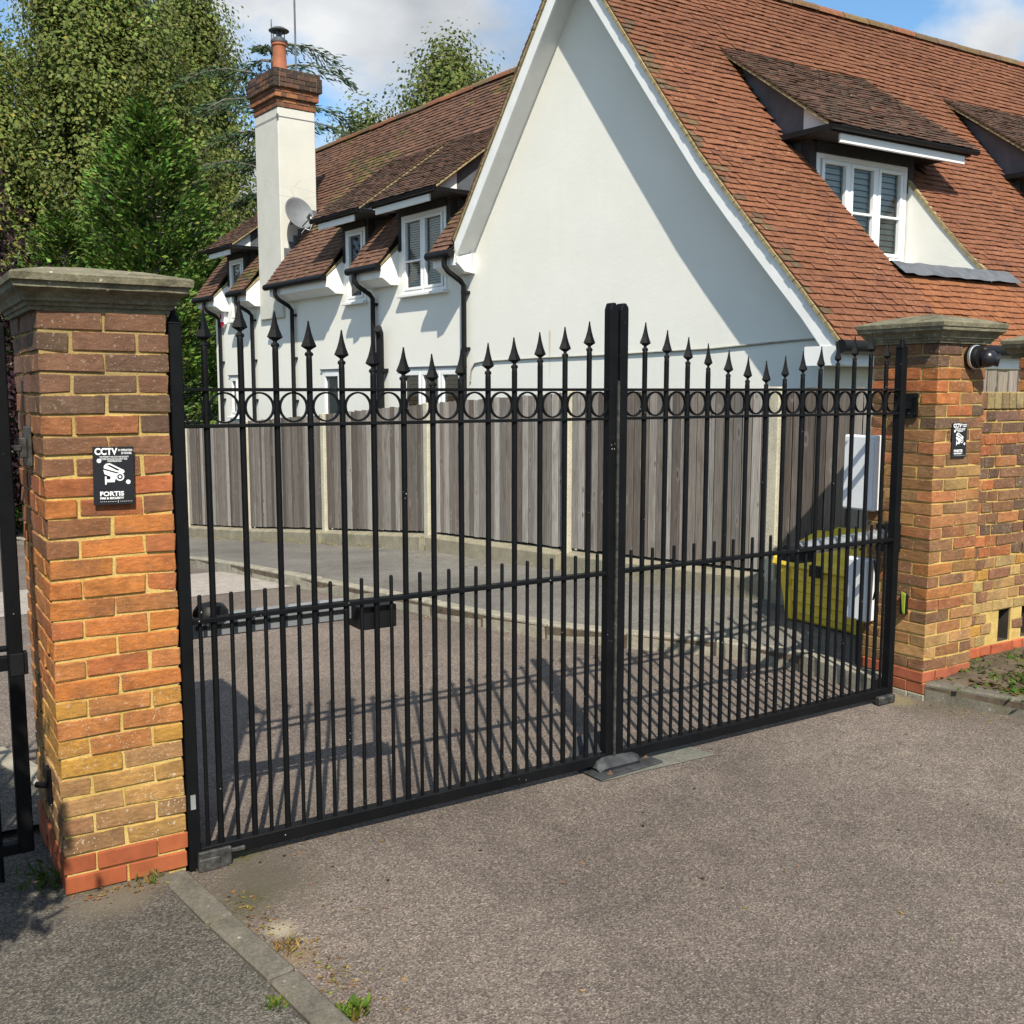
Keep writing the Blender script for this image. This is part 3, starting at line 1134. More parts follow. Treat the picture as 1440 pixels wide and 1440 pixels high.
def drive_gate(label, x0, x1, bars, tips, hinge_left):
    g = empty('driveway_gate', (x0, 0, 0), label, 'gate', 'pair of driveway gates')
    w = x1 - x0
    zb0, zb1 = .035, .085
    # stiles
    for k, (a, b) in enumerate(((0, .045), (w - .045, w))):
        meet = (k == 1) == hinge_left
        m = MB()
        top = 2.19 if meet else 2.07
        if meet:
            m.prism([(a, .03), (b, .03), (b, top - (.035 if hinge_left else .02)), ((a + b) / 2 + .008, top), ((a + b) / 2 - .012, top), (a, top - .03)], lambda p, q, r: (p, r, q), -.025, .025)
        else:
            m.box(a, b, -.025, .025, .0, top - .04)
            m.lathe([(.035, 0), (.035, .004), (.012, .035), (.014, .045), (.004, .06)], ((a + b) / 2, 0, top - .04), 4, ph=math.pi / 4)
        m.build('meeting_stile' if meet else 'hinge_stile', GP, g, bevel=.0035)
    a, b = .0445, w - .0445
    MB().box(a, b, -.020, .020, 1.7935, 1.8065).build('top_rail', GP, g, bevel=.002)
    MB().box(a, b, -.020, .020, 1.6615, 1.6745).build('ring_rail', GP, g, bevel=.002)
    MB().box(a, b, -.020, .020, .942, .960).build('middle_rail', GP, g, bevel=.002)
    MB().box(a, b, -.026, .026, zb0, zb1).build('bottom_rail', GP, g, bevel=.004)
    for x, t in zip(bars, tips):
        top = t - .134
        rad = .0120
        m = MB().lathe([(rad, .07), (rad, 1.60), (rad, top - .02), (rad * .93, top - .004), (rad * .8, top)], n=10)
        br = m.build('bar', GP, g, smooth=True)
        br.location = (x - x0, 0, 0)
        f = add('finial', FIN, br, Matrix.Translation((0, 0, top - .004)) @ Matrix.Rotation(rnd.uniform(-.12, .12), 4, 'Z') @ Matrix.Rotation(rnd.uniform(-.025, .025), 4, 'Y'))
    edges = [x0 + .03] + list(bars) + [x1 - .03]
    for p, q in zip(edges, edges[1:]):
        mid = (p + q) / 2
        add('ring', RING, g, Matrix.Translation((mid - x0, 0, 1.734)) @ Matrix.Diagonal((min(1.0, (q - p - .018) / .113), 1, 1.02, 1)))
        add('short_bar', SHORT, g, Matrix.Translation((mid - x0, 0, 0)) @ Matrix.Rotation(rnd.uniform(-.003, .003), 4, 'Y'))
    m = MB()
    if hinge_left:
        m.box(.03, .155, -.045, -.027, .0, .075)
        m.box(.03, .11, -.052, -.045, -.0, .05)
        m.box(.12, .21, -.04, -.0265, .045, .062)
    else:
        m.box(w - .16, w - .02, -.06, -.027, .004, .05)
    m.build('hinge_shoe', M['gate_bracket'], g, bevel=.005)
    return g


barsL = [.109 + .13246 * i for i in range(14)]
barsR = [2.152 + .13230 * i for i in range(14)]
GL = drive_gate('black steel spear-topped gate leaf hung on the left pillar', -.020, 1.976, barsL, TIPL, True)
GR = drive_gate('black steel spear-topped gate leaf hung on the right pillar', 1.990, 4.020, barsR, TIPR, False)
m = MB()
m.box(1.970, 1.982, -.034, -.0255, .05, 1.84)
st = m.build('cover_strip', M['gate_bracket'], GL)
st.matrix_parent_inverse = Matrix.Translation((.020, 0, 0))
m = MB()
m.box(.012, .030, -.032, -.026, .245, .30)
cs = m.build('cable_clip', M['galvanised'], GL)

# pedestrian gate at the very left
pg = empty('pedestrian_gate', (-.52, .2, .04), 'black steel side gate left of the weathered orange pillar', 'gate')
m = MB()
m.box(-.05, 0, -.025, .025, .09, 1.98)
m.build('stile', GP, pg, bevel=.004)
m = MB()
m.box(-1.05, -1.0, -.025, .025, .09, 1.98)
m.build('stile', GP, pg, bevel=.004)
for nm, a, b in (('top_rail', 1.74, 1.76), ('ring_rail', 1.60, 1.62), ('lock_rail', .77, .82), ('middle_rail', .84, .855), ('bottom_rail', .09, .13)):
    MB().box(-1.0, -.05, -.02, .02, a, b).build(nm, GP, pg, bevel=.002)
BARP = MB().lathe([(.011, .11), (.011, 1.86), (.004, 1.96)], n=8).mesh('bar', GP, smooth=True)
for i in range(7):
    add('bar', BARP, pg, Matrix.Translation((-.05 - .118 * (i + 1), 0, 0)))
for i in range(8):
    add('short_bar', SHORT, pg, Matrix.Translation((-.05 - .118 * (i + .5), 0, -.1)))
m = MB()
m.box(0, .014, -.02, .02, .75, .83)
m.box(-.045, .0, -.028, -.025, .75, .83)
m.build('lock_box', M['black_plastic'], pg, bevel=.004)

# centre stop on the ground
cs = empty('gate_stop', (2.015, .04, .0), 'cast black bolted gate stop on the ground between the leaves', 'gate stop', rz=R(4))
MB().box(-.20, .20, -.15, .16, .004, .014).build('base_plate', M['cast_black'], cs, bevel=.003)
m = MB()
m.hexa([(-.175, -.115, .0142), (.115, -.125, .0142), (.125, .15, .0142), (-.175, .15, .0142), (-.13, -.08, .066), (.085, -.095, .056), (.09, .12, .138), (-.125, .13, .142)])
m.build('wedge_block', M['cast_black'], cs, bevel=.022)
for x, y in ((-.17, .02), (-.12, -.125), (.15, .11), (.165, -.06)):
    m = MB()
    m.lathe([(.016, 0), (.016, .003), (.010, .004), (.010, .009), (.005, .010), (.005, .016)], (x, y, .0141), 6)
    m.build('bolt', M['rust'], cs)

# gate openers
go = empty('gate_opener', (.05, .14, .90), 'grey motor arm behind the left gate leaf', 'gate opener', 'gate opener arms')
m = MB()
m.box(.0, .66, -.03, .035, -.045, .03)
m.build('arm_body', M['grey_plastic'], go, bevel=.006)
MB().box(.0, .66, -.030, .035, .0305, .036).build('top_cover', M['galvanised'], go)
MB().box(.02, .62, -.0345, -.031, -.012, .004).build('side_groove', M['black_plastic'], go)
m = MB()
m.lathe([(.07, 0), (.068, .02), (.05, .045), (.0, .058)], (.09, .01, .030), 14)
m.build('motor_cover', M['black_plastic'], go, smooth=True)
m = MB()
m.box(.66, .82, -.12, .02, -.075, .02)
m.box(.50, .66, -.025, .01, -.022, .008)
m.build('bracket', M['black_plastic'], go, bevel=.004)
go = empty('gate_opener', (3.27, .14, .91), 'ridged silver motor arm behind the right gate leaf', 'gate opener', 'gate opener arms')
m = MB()
m.tube([(.10, 0, .015), (.92, 0, .035)], .036, 12)
for i in range(12):
    x = .13 + .065 * i
    m.tube([(x, 0, .016 + .024 * i / 12), (x + .022, 0, .0165 + .024 * i / 12)], .043, 12)
m.build('arm_body', M['galvanised'], go, smooth=True)
m = MB()
m.box(-.01, .11, -.11, .02, -.04, .035)
m.lathe([(.045, -.03), (.05, .0), (.045, .045)], (.05, 0, 0), 12)
m.build('bracket', M['black_plastic'], go, bevel=.003)
MB().box(.82, .93, -.06, .06, -.06, .10).build('rear_bracket', M['black_plastic'], go, bevel=.004)


# ------------------------------------------------------------------ fence
fence = empty('timber_fence', (*fence_xy(-5.97), pave_z(2)), 'weathered grey closeboard fence with concrete posts along the inner pavement', 'fence')
fence_inv = Matrix.Translation(fence.location).inverted()
POSTS = [-7.55, -5.97, -3.53, -1.07, 1.50, 4.10, 6.75, 9.4, 12.0]
FTOP = lambda y: lerp(y, [1.0, 1.9, 4.2, 5.4, 6.6, 9.2, 13, 14.7, 20], [1.815, 1.81, 1.775, 1.715, 1.645, 1.475, 1.245, 1.15, .75])
fang = math.atan2(.9957, -.0924)
rr = random.Random(5)
BOARDS = []
for i in range(6):
    m = MB()
    hw = .0515
    j = [rr.uniform(-.002, .002) for _ in range(4)]
    t0, t1 = rr.uniform(.010, .018), rr.uniform(.010, .018)
    m.hexa([(-hw, -.004, j[2]), (hw, -.004, j[3]), (hw, t0, j[0]), (-hw, t1, j[1]), (-hw, -.004, 1 + j[2]), (hw, -.004, 1 + j[3]), (hw, t0, 1 + j[3]), (-hw, t1, 1 + j[2])])
    BOARDS.append(m.mesh('fence_board', M['weathered_wood'], bevel=.0))
WOOD = [(.158, .134, .114), (.205, .178, .154), (.255, .228, .202), (.33, .302, .272), (.195, .176, .158), (.118, .098, .084)]
frot = Matrix.Rotation(fang, 4, 'Z')
for a, b in zip(POSTS, POSTS[1:]):
    n = 25 if b > -5 else 15
    step = (b - a - .10) / n
    for i in range(n):
        s = a + .05 + step * (i + .5)
        x, y = fence_xy(s, 1.2 + rr.uniform(-.004, .006))
        z0 = pave_z(y) + .215 + rr.uniform(-.004, .004)
        z1 = FTOP(y) + rr.uniform(-.008, .006)
        wood = WOOD[min(5, int(abs(noise.noise(Vector((s * .45, 3, 1)))) * 7))] if rr.random() < .3 else rr.choice(WOOD)
        add('fence_board', rr.choice(BOARDS), fence, fence_inv @ Matrix.Translation((x, y, z0)) @ frot @ Matrix.Rotation(rr.uniform(-.06, .06), 4, 'Z') @ Matrix.Rotation(rr.uniform(-.004, .004), 4, 'Y') @ Matrix.Diagonal((step / .118, 1, z1 - z0, 1)), (*tone(wood, rr.uniform(.68, 1.0)), 1))
    # gravel board under the bay
    m = MB()
    pts = []
    for s in (a + .055, b - .055):
        for off in (1.17, 1.31):
            x, y = fence_xy(s, off)
            pts.append((x, y, pave_z(y)))
    (p0, p1, p2, p3) = pts
    d = lambda p, z: (p[0], p[1], p[2] + z)
    m.hexa([d(p0, -.12), d(p2, -.12), d(p3, -.12), d(p1, -.12), d(p0, .195), d(p2, .195), d(p3, .155), d(p1, .155)])
    gb = m.build('gravel_board', M['board_concrete'], fence, bevel=.006)
    gb.matrix_parent_inverse = fence_inv
    m = MB()
    x0, y0 = fence_xy(a + .055, 1.14)
    x1, y1 = fence_xy(b - .055, 1.14)
    m.hexa([(x0, y0, pave_z(y0)), (x1, y1, pave_z(y1)), (x1 + .02, y1, pave_z(y1)), (x0 + .02, y0, pave_z(y0)), (x0, y0, FTOP(y0) - .1), (x1, y1, FTOP(y1) - .1), (x1 + .02, y1, FTOP(y1) - .1), (x0 + .02, y0, FTOP(y0) - .1)])
    bk = m.build('gap_shade_sheet', M['dark_wood'], fence)  # dark sheet added behind the boards to paint the shade in their gaps
    bk.matrix_parent_inverse = fence_inv
for s in POSTS[1:]:
    m = MB()
    x, y = fence_xy(s, 1.205)
    m.box(-.048, .048, -.05, .05, pave_z(y) - .1, FTOP(y) + .012)
    po = m.mesh('concrete_post', M['post_concrete'], bevel=.008)
    add('concrete_post', po, fence, fence_inv @ Matrix.Translation((x, y, 0)) @ frot)

f2 = empty('timber_fence', (5.1, .62, .1), 'short run of pale boards seen through the gap over the brick wall', 'fence')
for i in range(16):
    add('fence_board', rr.choice(BOARDS), f2, Matrix.Translation((.06 + .125 * i, 0, 0)) @ Matrix.Rotation(math.pi, 4, 'Z') @ Matrix.Diagonal((1.06, 1, 1.83 + rr.uniform(-.01, .01), 1)), (*jit((.27, .235, .195), .12, rr), 1))


# ------------------------------------------------------------------ things by the right pillar
gb = empty('grit_bin', (4.52, .60, .165), 'yellow ribbed grit bin on the pavement behind the right gate leaf', 'grit bin')
m = MB()
W_, D_ = .78, .52      # along y, along x
m.hexa([(.06, .04, .0), (D_, .04, .0), (D_, W_ - .04, .0), (.06, W_ - .04, .0), (0, 0, .40), (D_ + .04, 0, .52), (D_ + .04, W_, .52), (0, W_, .40)])
m.build('body', M['bin_yellow'], gb, bevel=.018)
for i in range(4):
    z = .06 + .08 * i
    f = .06 * (1 - z / .40)
    MB().box(f - .010, f + .03, .12, W_ - .12, z, z + .05).build('rib', M['bin_yellow'], gb, bevel=.008)
for y in (.05, W_ - .13):
    m = MB()
    m.hexa([(.045, y, .0), (.12, y, .0), (.12, y + .08, .0), (.045, y + .08, .0), (-.016, y, .38), (.05, y, .38), (.05, y + .08, .38), (-.016, y + .08, .38)])
    m.build('corner_rib', M['bin_yellow'], gb, bevel=.01)
m = MB()
m.hexa([(-.03, -.03, .39), (D_ + .06, -.03, .53), (D_ + .06, W_ + .03, .53), (-.03, W_ + .03, .39), (-.02, -.02, .46), (D_ + .03, -.02, .645), (D_ + .03, W_ + .02, .645), (-.02, W_ + .02, .46)])
m.hexa([(.10, .12, .49), (D_ - .02, .12, .63), (D_ - .02, W_ - .12, .63), (.10, W_ - .12, .49), (.12, .15, .522), (D_ - .04, .15, .660), (D_ - .04, W_ - .15, .660), (.12, W_ - .15, .522)])
m.build('lid', M['bin_yellow'], gb, bevel=.015)
MB().box(-.045, -.02, W_ * .5 - .05, W_ * .5 + .05, .36, .44).build('hasp', M['black_plastic'], gb, bevel=.004)


def text_mesh(s, size, mat, extr=.0008, align='LEFT', bold=0.0, width=None):
    cu = bpy.data.curves.new('lettering', 'FONT')
    cu.body = s
    cu.size = size
    cu.extrude = extr
    cu.offset = bold
    cu.align_x = align
    cu.resolution_u = 3
    o = bpy.data.objects.new('lettering_tmp', cu)
    col.objects.link(o)
    dg = bpy.context.evaluated_depsgraph_get()
    me = bpy.data.meshes.new_from_object(o.evaluated_get(dg))
    bpy.data.objects.remove(o)
    if width:
        xs_ = [v.co.x for v in me.vertices]
        k = width / max(1e-6, max(xs_) - min(xs_))
        for v in me.vertices:
            v.co.x *= k
    me.materials.clear()
    me.materials.append(mat)
    return me


tm = text_mesh('GRIT', .10, M['sign_black'], .001, 'CENTER', .003)
add('lettering', tm, gb, Matrix.Translation((.20, .30, .556)) @ Matrix.Rotation(R(-90), 4, 'Z') @ Matrix.Rotation(R(22.5), 4, 'X'))

cb = empty('control_cabinet', (4.166, .335, 1.08), 'upper pale grey control cabinet fixed to the inner side of the right pillar', 'cabinet', 'gate control cabinets')
MB().box(-.075, 0, -.112, .118, 0, .45).build('housing', M['cabinet_white'], cb, bevel=.006)
MB().box(-.0815, -.0755, -.104, .110, .010, .44).build('door', M['cabinet_white'], cb, bevel=.002)
cb = empty('control_cabinet', (4.166, .325, .405), 'lower white control cabinet in front of the yellow bin', 'cabinet', 'gate control cabinets')
MB().box(-.075, 0, -.088, .088, 0, .38).build('housing', M['cabinet_white'], cb, bevel=.006)
MB().box(-.0815, -.0755, -.08, .08, .010, .37).build('door', M['cabinet_white'], cb, bevel=.002)
m = MB()
m.tube([(-.04, -.10, .38), (-.05, -.12, .30), (-.06, -.13, .20), (-.045, -.105, .14)], .006, 6)
m.build('cable_loop', M['black_plastic'], cb, smooth=True)
m = MB()
m.tube([(-.035, -.0, -.28), (-.035, .0, .0)], .016, 8)
m.build('conduit', M['black_plastic'], cb, smooth=True)

ks = empty('key_switch', (4.165, .025, .49), 'lime green and black safety sensor low on the right pillar', 'sensor')
MB().box(-.03, .0, -.022, .022, 0, .12).build('housing', M['black_plastic'], ks, bevel=.006)
m = MB()
m.hexa([(-.036, -.020, .01), (-.03, -.020, .0), (-.03, -.004, .0), (-.036, -.004, .02), (-.036, -.022, .12), (-.03, -.022, .13), (-.03, .012, .14), (-.036, .006, .11)])
m.build('cover', M['lime_plastic'], ks, bevel=.002)

# turret camera on the right pillar
dc = empty('security_camera', (4.46, -.115, 1.985), 'black turret security camera under the right pillar cap', 'camera')
Mx = Matrix.Rotation(math.pi / 2, 3, 'X')
MB().lathe([(.066, 0), (.068, .02), (.062, .05), (.055, .062)], (0, -.003, 0), 20, Mx).build('mount', M['black_plastic'], dc, smooth=True)
MB().lathe([(.069, .020), (.0695, .023), (.0695, .034), (.067, .036)], (0, -.003, 0), 24, Mx).build('trim_ring', M['galvanised'], dc, smooth=True)
m = MB()
prof = [(.052 * math.sin(math.pi * i / 12), -.052 * math.cos(math.pi * i / 12)) for i in range(1, 12)]
Mb = Matrix.Rotation(R(75), 3, 'X')
m.lathe(prof, (.03, -.085, -.008), 20, Mb)
m.lathe([(.035, .035), (.038, .06), (.034, .062)], (.035, -.085, -.01), 16, Matrix.Rotation(R(35), 3, 'Z') @ Matrix.Rotation(R(100), 3, 'X'))
m.build('ball', M['sign_black'], dc, smooth=True)


# ------------------------------------------------------------------ warning signs
def cctv_sign(label, loc, rz, w=.134, h=.200, group='security notices on the pillars'):
    r = empty('warning_sign', loc, label, 'sign', group)
    r.rotation_euler = (0, rz, 0)
    MB().box(-w / 2, w / 2, -.003, 0, -h / 2, h / 2).build('plate', M['sign_black'], r, bevel=.0008)
    face = -.0036
    T = lambda x, z, rot=0.0: Matrix.Translation((x, face, z)) @ Matrix.Rotation(rot, 4, 'Y') @ Matrix.Rotation(math.pi / 2, 4, 'X')
    W = M['sign_white']
    L = [('CCTV', .031, -w * .455, h * .365, .074, .0012), ('IN OPERATION', .010, w * .115, h * .423, .046, .0002), ('24 HOURS', .010, w * .19, h * .372, .034, .0002),
         ('THIS PROPERTY HAS CCTV AND SECURITY', .0075, -w * .34, h * .312, .096, .0001), ('SYSTEMS INSTALLED FOR SAFETY AND', .0075, -w * .32, h * .274, .088, .0001), ('CRIME PREVENTION', .0075, -w * .15, h * .238, .046, .0001),
         ('FORTIS', .021, -w * .35, -h * .345, .078, .0007), ('FIRE & SECURITY', .0095, -w * .345, -h * .402, .078, .0004), ('- - - - - - - - -  |  - - - - - - -', .009, -w * .34, -h * .455, .104, .0002)]
    for s, sz, x, z, wd, b in L:
        add('lettering', text_mesh(s, sz, W, .0004, 'LEFT', b, wd), r, T(x, z))
    # camera pictogram and dots
    k = w / .134
    P = lambda a, b, c: (a * k, c, b * k)
    m = MB()
    m.prism([(-.032, .034), (-.024, .042), (-.012, .043), (.033, .019), (.036, .013), (.030, .007), (.021, .009), (-.032, .026)], P, face - .0004, face)
    m.prism([(-.034, .021), (.020, .004), (.018, -.006), (.006, -.009), (.002, -.022), (-.024, -.022), (-.024, -.030), (-.029, -.030), (-.029, -.002), (-.024, -.002), (-.024, -.012), (-.012, -.013), (-.010, -.003), (-.030, .006)], P, face - .0004, face)
    ringp = [(.020 + .014 * math.cos(2 * math.pi * i / 20), -.004 + .014 * math.sin(2 * math.pi * i / 20)) for i in range(20)]
    m.prism(ringp, P, face - .0006, face)
    for cx, cz in ((-.047, .052), (.047, -.022)):
        m.prism([(cx + .0075 * math.cos(2 * math.pi * i / 16), cz + .0075 * math.sin(2 * math.pi * i / 16)) for i in range(16)], P, face - .0004, face)
    m.build('camera_symbol', W, r)
    m = MB()
    m.prism([(.020 + .0095 * math.cos(2 * math.pi * i / 16), -.004 + .0095 * math.sin(2 * math.pi * i / 16)) for i in range(16)], P, face - .0009, face - .0002)
    m.prism([(-.022, .0365), (-.013, .038), (.020, .0205), (.012, .0175)], P, face - .0009, face - .0002)
    m.build('symbol_detail', M['sign_black'], r)
    m = MB()
    m.prism([(.020 + .0045 * math.cos(2 * math.pi * i / 12), -.004 + .0045 * math.sin(2 * math.pi * i / 12)) for i in range(12)], P, face - .0012, face - .0004)
    m.build('symbol_lens', W, r)
    return r


cctv_sign('black notice with white camera symbol on the left pillar', (-.231, -.053, 1.506), R(1.2))
cctv_sign('black notice with white camera symbol on the right pillar', (4.378, -.123, 1.512), 0)


# ------------------------------------------------------------------ house
# local frame of the house: x = s along the gabled wall (away from the camera), y = off (out of the wall, towards the drive)
house = empty('house', (5.571, 7.849, -.35), 'white rendered house with tall gable and red clay tiled roofs behind the fence', 'house')
house.rotation_euler = (0, 0, math.atan2(.9957, -.0924))
ZH = .35


def hp(s, off, z):
    return Vector((s, off, z + ZH))


DR = Vector((-math.sin(R(6.0)), -math.cos(R(6.0)), 0))      # run of the right wing
APEX = (-2.38, 6.41)
RPROF = [(-5.84, 2.20), (-5.45, 2.64), (-5.0, 3.13), (-4.6, 3.57), (-4.24, 3.985), (-3.6, 4.81), (-2.38, 6.41)]   # eave to ridge
OV = .28


def rw(L, s, z):
    return hp(s, OV, z) + DR * L


# --- wall with its openings
outer = [(-5.5, -1.5), (8.3, -1.5), (8.3, 3.72), (7.62, 3.72), (7.62, 4.25), (6.80, 4.25), (6.80, 3.72), (3.14, 3.72), (3.14, 4.25), (2.36, 4.25), (2.36, 3.72), (1.53, 3.72), (1.53, 4.25), (.24, 4.25), (.24, 3.72), (-.18, 3.50), (-2.38, 6.30), (-4.24, 3.86), (-5.0, 3.01), (-5.5, 2.45)]
WINS = {'big': (.33, 1.43, 3.09, 4.15), 'small': (2.45, 3.04, 3.09, 4.15), 'far': (6.89, 7.52, 3.05, 4.15), 'g1': (-.06, 1.50, 1.05, 2.09), 'g2': (3.24, 3.88, 1.05, 2.10), 'g3': (7.25, 7.65, 1.3, 2.05)}
holes = [[(a, z0), (b, z0), (b, z1), (a, z1)] for a, b, z0, z1 in WINS.values()]
allp = outer + [p for h in holes for p in h]
tris = tessellate_polygon([[Vector((a, b, 0)) for a, b in outer]] + [[Vector((a, b, 0)) for a, b in h] for h in holes])
mb = MB()
for tr in tris:
    mb.poly([hp(allp[i][0], 0, allp[i][1]) for i in tr])
for h in holes:
    for p, q in zip(h, h[1:] + h[:1]):
        mb.poly([hp(p[0], 0, p[1]), hp(q[0], 0, q[1]), hp(q[0], -.14, q[1]), hp(p[0], -.14, p[1])])
house_wall = mb.build('wall', M['white_render'], house, recalc=False)
mb = MB()
e0, e1 = hp(-5.5, 0, 0), hp(-5.5, 0, 0) + DR * 9.4
for z0, z1 in ((-1.5, 2.45),):
    mb.poly([e0 + Vector((0, 0, z0)), e1 + Vector((0, 0, z0)), e1 + Vector((0, 0, z1)), e0 + Vector((0, 0, z1))])
mb.build('eave_wall', M['white_render'], house)
mb = MB()
mb.poly([hp(8.3, 0, -1.5), hp(8.3, -4.0, -1.5), hp(8.3, -4.0, 3.5), hp(8.3, -1.92, 6.2), hp(8.3, 0, 3.72)])
mb.poly([hp(8.3, -4, -1.5), hp(-1, -4, -1.5), hp(-1, -4, 3.5), hp(8.3, -4, 3.5)])
mb.build('rear_wall', M['white_render'], house)
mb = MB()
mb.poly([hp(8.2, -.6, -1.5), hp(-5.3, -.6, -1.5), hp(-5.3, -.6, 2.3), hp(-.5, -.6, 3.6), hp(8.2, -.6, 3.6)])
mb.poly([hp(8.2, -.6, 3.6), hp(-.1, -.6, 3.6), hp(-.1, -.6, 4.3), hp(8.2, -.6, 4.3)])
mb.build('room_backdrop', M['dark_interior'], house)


# --- windows
def window(parent, q_, a0, a1, z0, z1, cols, transom=None, blind=None, sill=True, skip_transom=()):
    """q_(a,o,z) -> house space; frame almost flush with the wall face"""
    q = lambda a, o, z: q_(a, o + .045, z)
    fr = MB()
    t = .055
    fr.box(a0, a1, -.09, -.03, z0, z0 + t, q)
    fr.box(a0, a1, -.09, -.03, z1 - t, z1, q)
    fr.box(a0, a0 + t, -.0895, -.0305, z0 + t, z1 - t, q)
    fr.box(a1 - t, a1, -.0895, -.0305, z0 + t, z1 - t, q)
    w = (a1 - a0 - 2 * t)
    cw = w / cols
    for i in range(1, cols):
        x = a0 + t + cw * i
        fr.box(x - .035, x + .035, -.088, -.0285, z0 + t, z1 - t, q)
    f = fr.build('window_frame', M['upvc'], parent, bevel=.004)
    for i in range(cols):
        x0, x1 = a0 + t + cw * i + .02, a0 + t + cw * (i + 1) - .02
        sh = MB()
        s = .038
        sh.box(x0, x1, -.082, -.02, z0 + t + .003, z0 + t + s, q)
        sh.box(x0, x1, -.082, -.02, z1 - t - s, z1 - t - .003, q)
        sh.box(x0, x0 + s, -.0815, -.0205, z0 + t + s, z1 - t - s, q)
        sh.box(x1 - s, x1, -.0815, -.0205, z0 + t + s, z1 - t - s, q)
        if transom and i not in skip_transom:
            zt = z0 + (z1 - z0) * transom
            sh.box(x0 + s, x1 - s, -.075, -.0225, zt - .012, zt + .012, q)
        sh.build('sash', M['upvc'], parent, bevel=.003)
        g = MB()
        gp = [q(x0 + .03, -.06, z0 + t + .03), q(x1 - .03, -.06, z0 + t + .03), q(x1 - .03, -.06, z1 - t - .03), q(x0 + .03, -.06, z1 - t - .03)]
        if (gp[1] - gp[0]).cross(gp[2] - gp[1]).dot(q(0, 1, 0) - q(0, 0, 0)) < 0:
            gp.reverse()
        g.poly(gp)
        g.build('pane', M['window_glass'], parent, recalc=False)
        if blind:
            mat, part, pitch = blind
            b = MB()
            n = int((z1 - z0) / pitch)
            for k in range(n):
                z = z1 - .08 - k * pitch
                if z < z0 + (z1 - z0) * (1 - part):
                    break
                zl, zh = z - pitch * .45, z + pitch * .42
                b.hexa([q(x0 + .01, -.095, zl), q(x1 - .01, -.095, zl), q(x1 - .01, -.115, zh), q(x0 + .01, -.115, zh),
                        q(x0 + .01, -.097, zl), q(x1 - .01, -.097, zl), q(x1 - .01, -.117, zh), q(x0 + .01, -.117, zh)])
            b.build('blind', M[mat], parent)
    if sill:
        m = MB()
        m.box(a0 - .04, a1 + .04, -.05, .045, z0 - .035, z0 + .004, q)
        m.build('sill', M['upvc'], parent, bevel=.004)


ql = lambda a, o, z: hp(a, o, z)
S_D = -4.24
qr = lambda a, o, z: rw(a, S_D - o, z)

for key, cols, tr_, bl in (('g1', 3, None, ('shutter_wood', 1.0, .055)), ('g2', 1, None, ('blind', 1.0, .03)), ('g3', 1, None, ('blind', 1.0, .03))):
    a, b, z0, z1 = WINS[key]
    fr = MB().box(a - .05, b + .05, 0.002, .03, z1, z1 + .022, ql).build('window', M['lead'], house)
    window(fr, ql, a, b, z0, z1, cols, tr_, bl)


# --- roof tiles
def slope_at(prof, b):
    """prof = list of (x,z) from eave up; returns point and unit tangent at distance b"""
    for (x0, z0), (x1, z1) in zip(prof, prof[1:]):
        d = math.hypot(x1 - x0, z1 - z0)
        if b <= d or (x1, z1) == prof[-1]:
            t = b / d
            return x0 + (x1 - x0) * t, z0 + (z1 - z0) * t, (x1 - x0) / d, (z1 - z0) / d
        b -= d


def plen(prof):
    return sum(math.hypot(x1 - x0, z1 - z0) for (x0, z0), (x1, z1) in zip(prof, prof[1:]))


TW, TG, TL = .132, .079, .132


def lay_tiles(place, prof, a0, a1, colour, skip, rr, gauge=TG, b_start=-.035, cuts=()):
    """place(a, x, z) -> house space. returns [(matrix, colour)] for every tile"""
    out = []
    n = int((plen(prof) - b_start) / gauge)
    for k in range(n):
        b = b_start + k * gauge
        x, z, tx, tz = slope_at(prof, max(0, b))
        if b < 0:
            x, z = x + tx * b, z + tz * b
        o = place(0, x, z)
        U = (place(1, x, z) - o).normalized()
        T = (place(0, x + tx, z + tz) - o).normalized()
        N = U.cross(T)
        if N.z < 0:
            N = -N
        sag = 0
        a = a0 + (TW / 2 if k % 2 else 0) - TW
        while a < a1:
            ends = sorted([max(a, a0), min(a + TW, a1)] + [c for c in cuts if a + .012 < c < a + TW - .012])
            for c0, c1 in zip(ends, ends[1:]):
                if c1 - c0 < .02:
                    continue
                am = (c0 + c1) / 2
                if not skip(am, x + tx * .05, z + tz * .05, b):
                    p = place(am, x, z) + N * (.006 + .008 * noise.noise(Vector((am * 1.3, b * 1.3, 5.0))) + rr.uniform(-.002, .003)) + T * (rr.uniform(-.006, .006) + .008 * noise.noise(Vector((am * .8, b * .6, 1.0))))
                    m = Matrix((U, T, N)).transposed().to_4x4()
                    m = Matrix.Translation(p) @ m @ Matrix.Rotation(rr.uniform(-.015, .015) + (rr.uniform(-.08, .08) if rr.random() < .012 else 0), 4, 'Z') @ Matrix.Rotation(rr.uniform(-.012, .012), 4, 'Y') @ Matrix.Diagonal(((c1 - c0) / TW, 1, 1, 1))
                    out.append((m, colour(am, b, rr)))
            a += TW
    return out


TVERT = [(-.0650, 0, .0185), (.0650, 0, .0185), (.0650, TL, -.004), (-.0650, TL, -.004), (-.0650, .001, .029), (.0650, .001, .029), (.0650, TL, .007), (-.0650, TL, .007)]
TFACE = [(4, 5, 6, 7), (0, 1, 5, 4), (1, 2, 6, 5), (3, 0, 4, 7), (3, 2, 1, 0)]
TILE = []
for i in range(5):
    r5 = random.Random(100 + i)
    me = bpy.data.meshes.new('tile')
    me.from_pydata([(x + r5.uniform(-.002, .002), y + r5.uniform(-.004, .004) * (y < .01), z + r5.uniform(-.003, .003) * (y < .01)) for x, y, z in TVERT], [], TFACE)
    me.materials.append(M['roof_tile_single'])
    TILE.append(me)


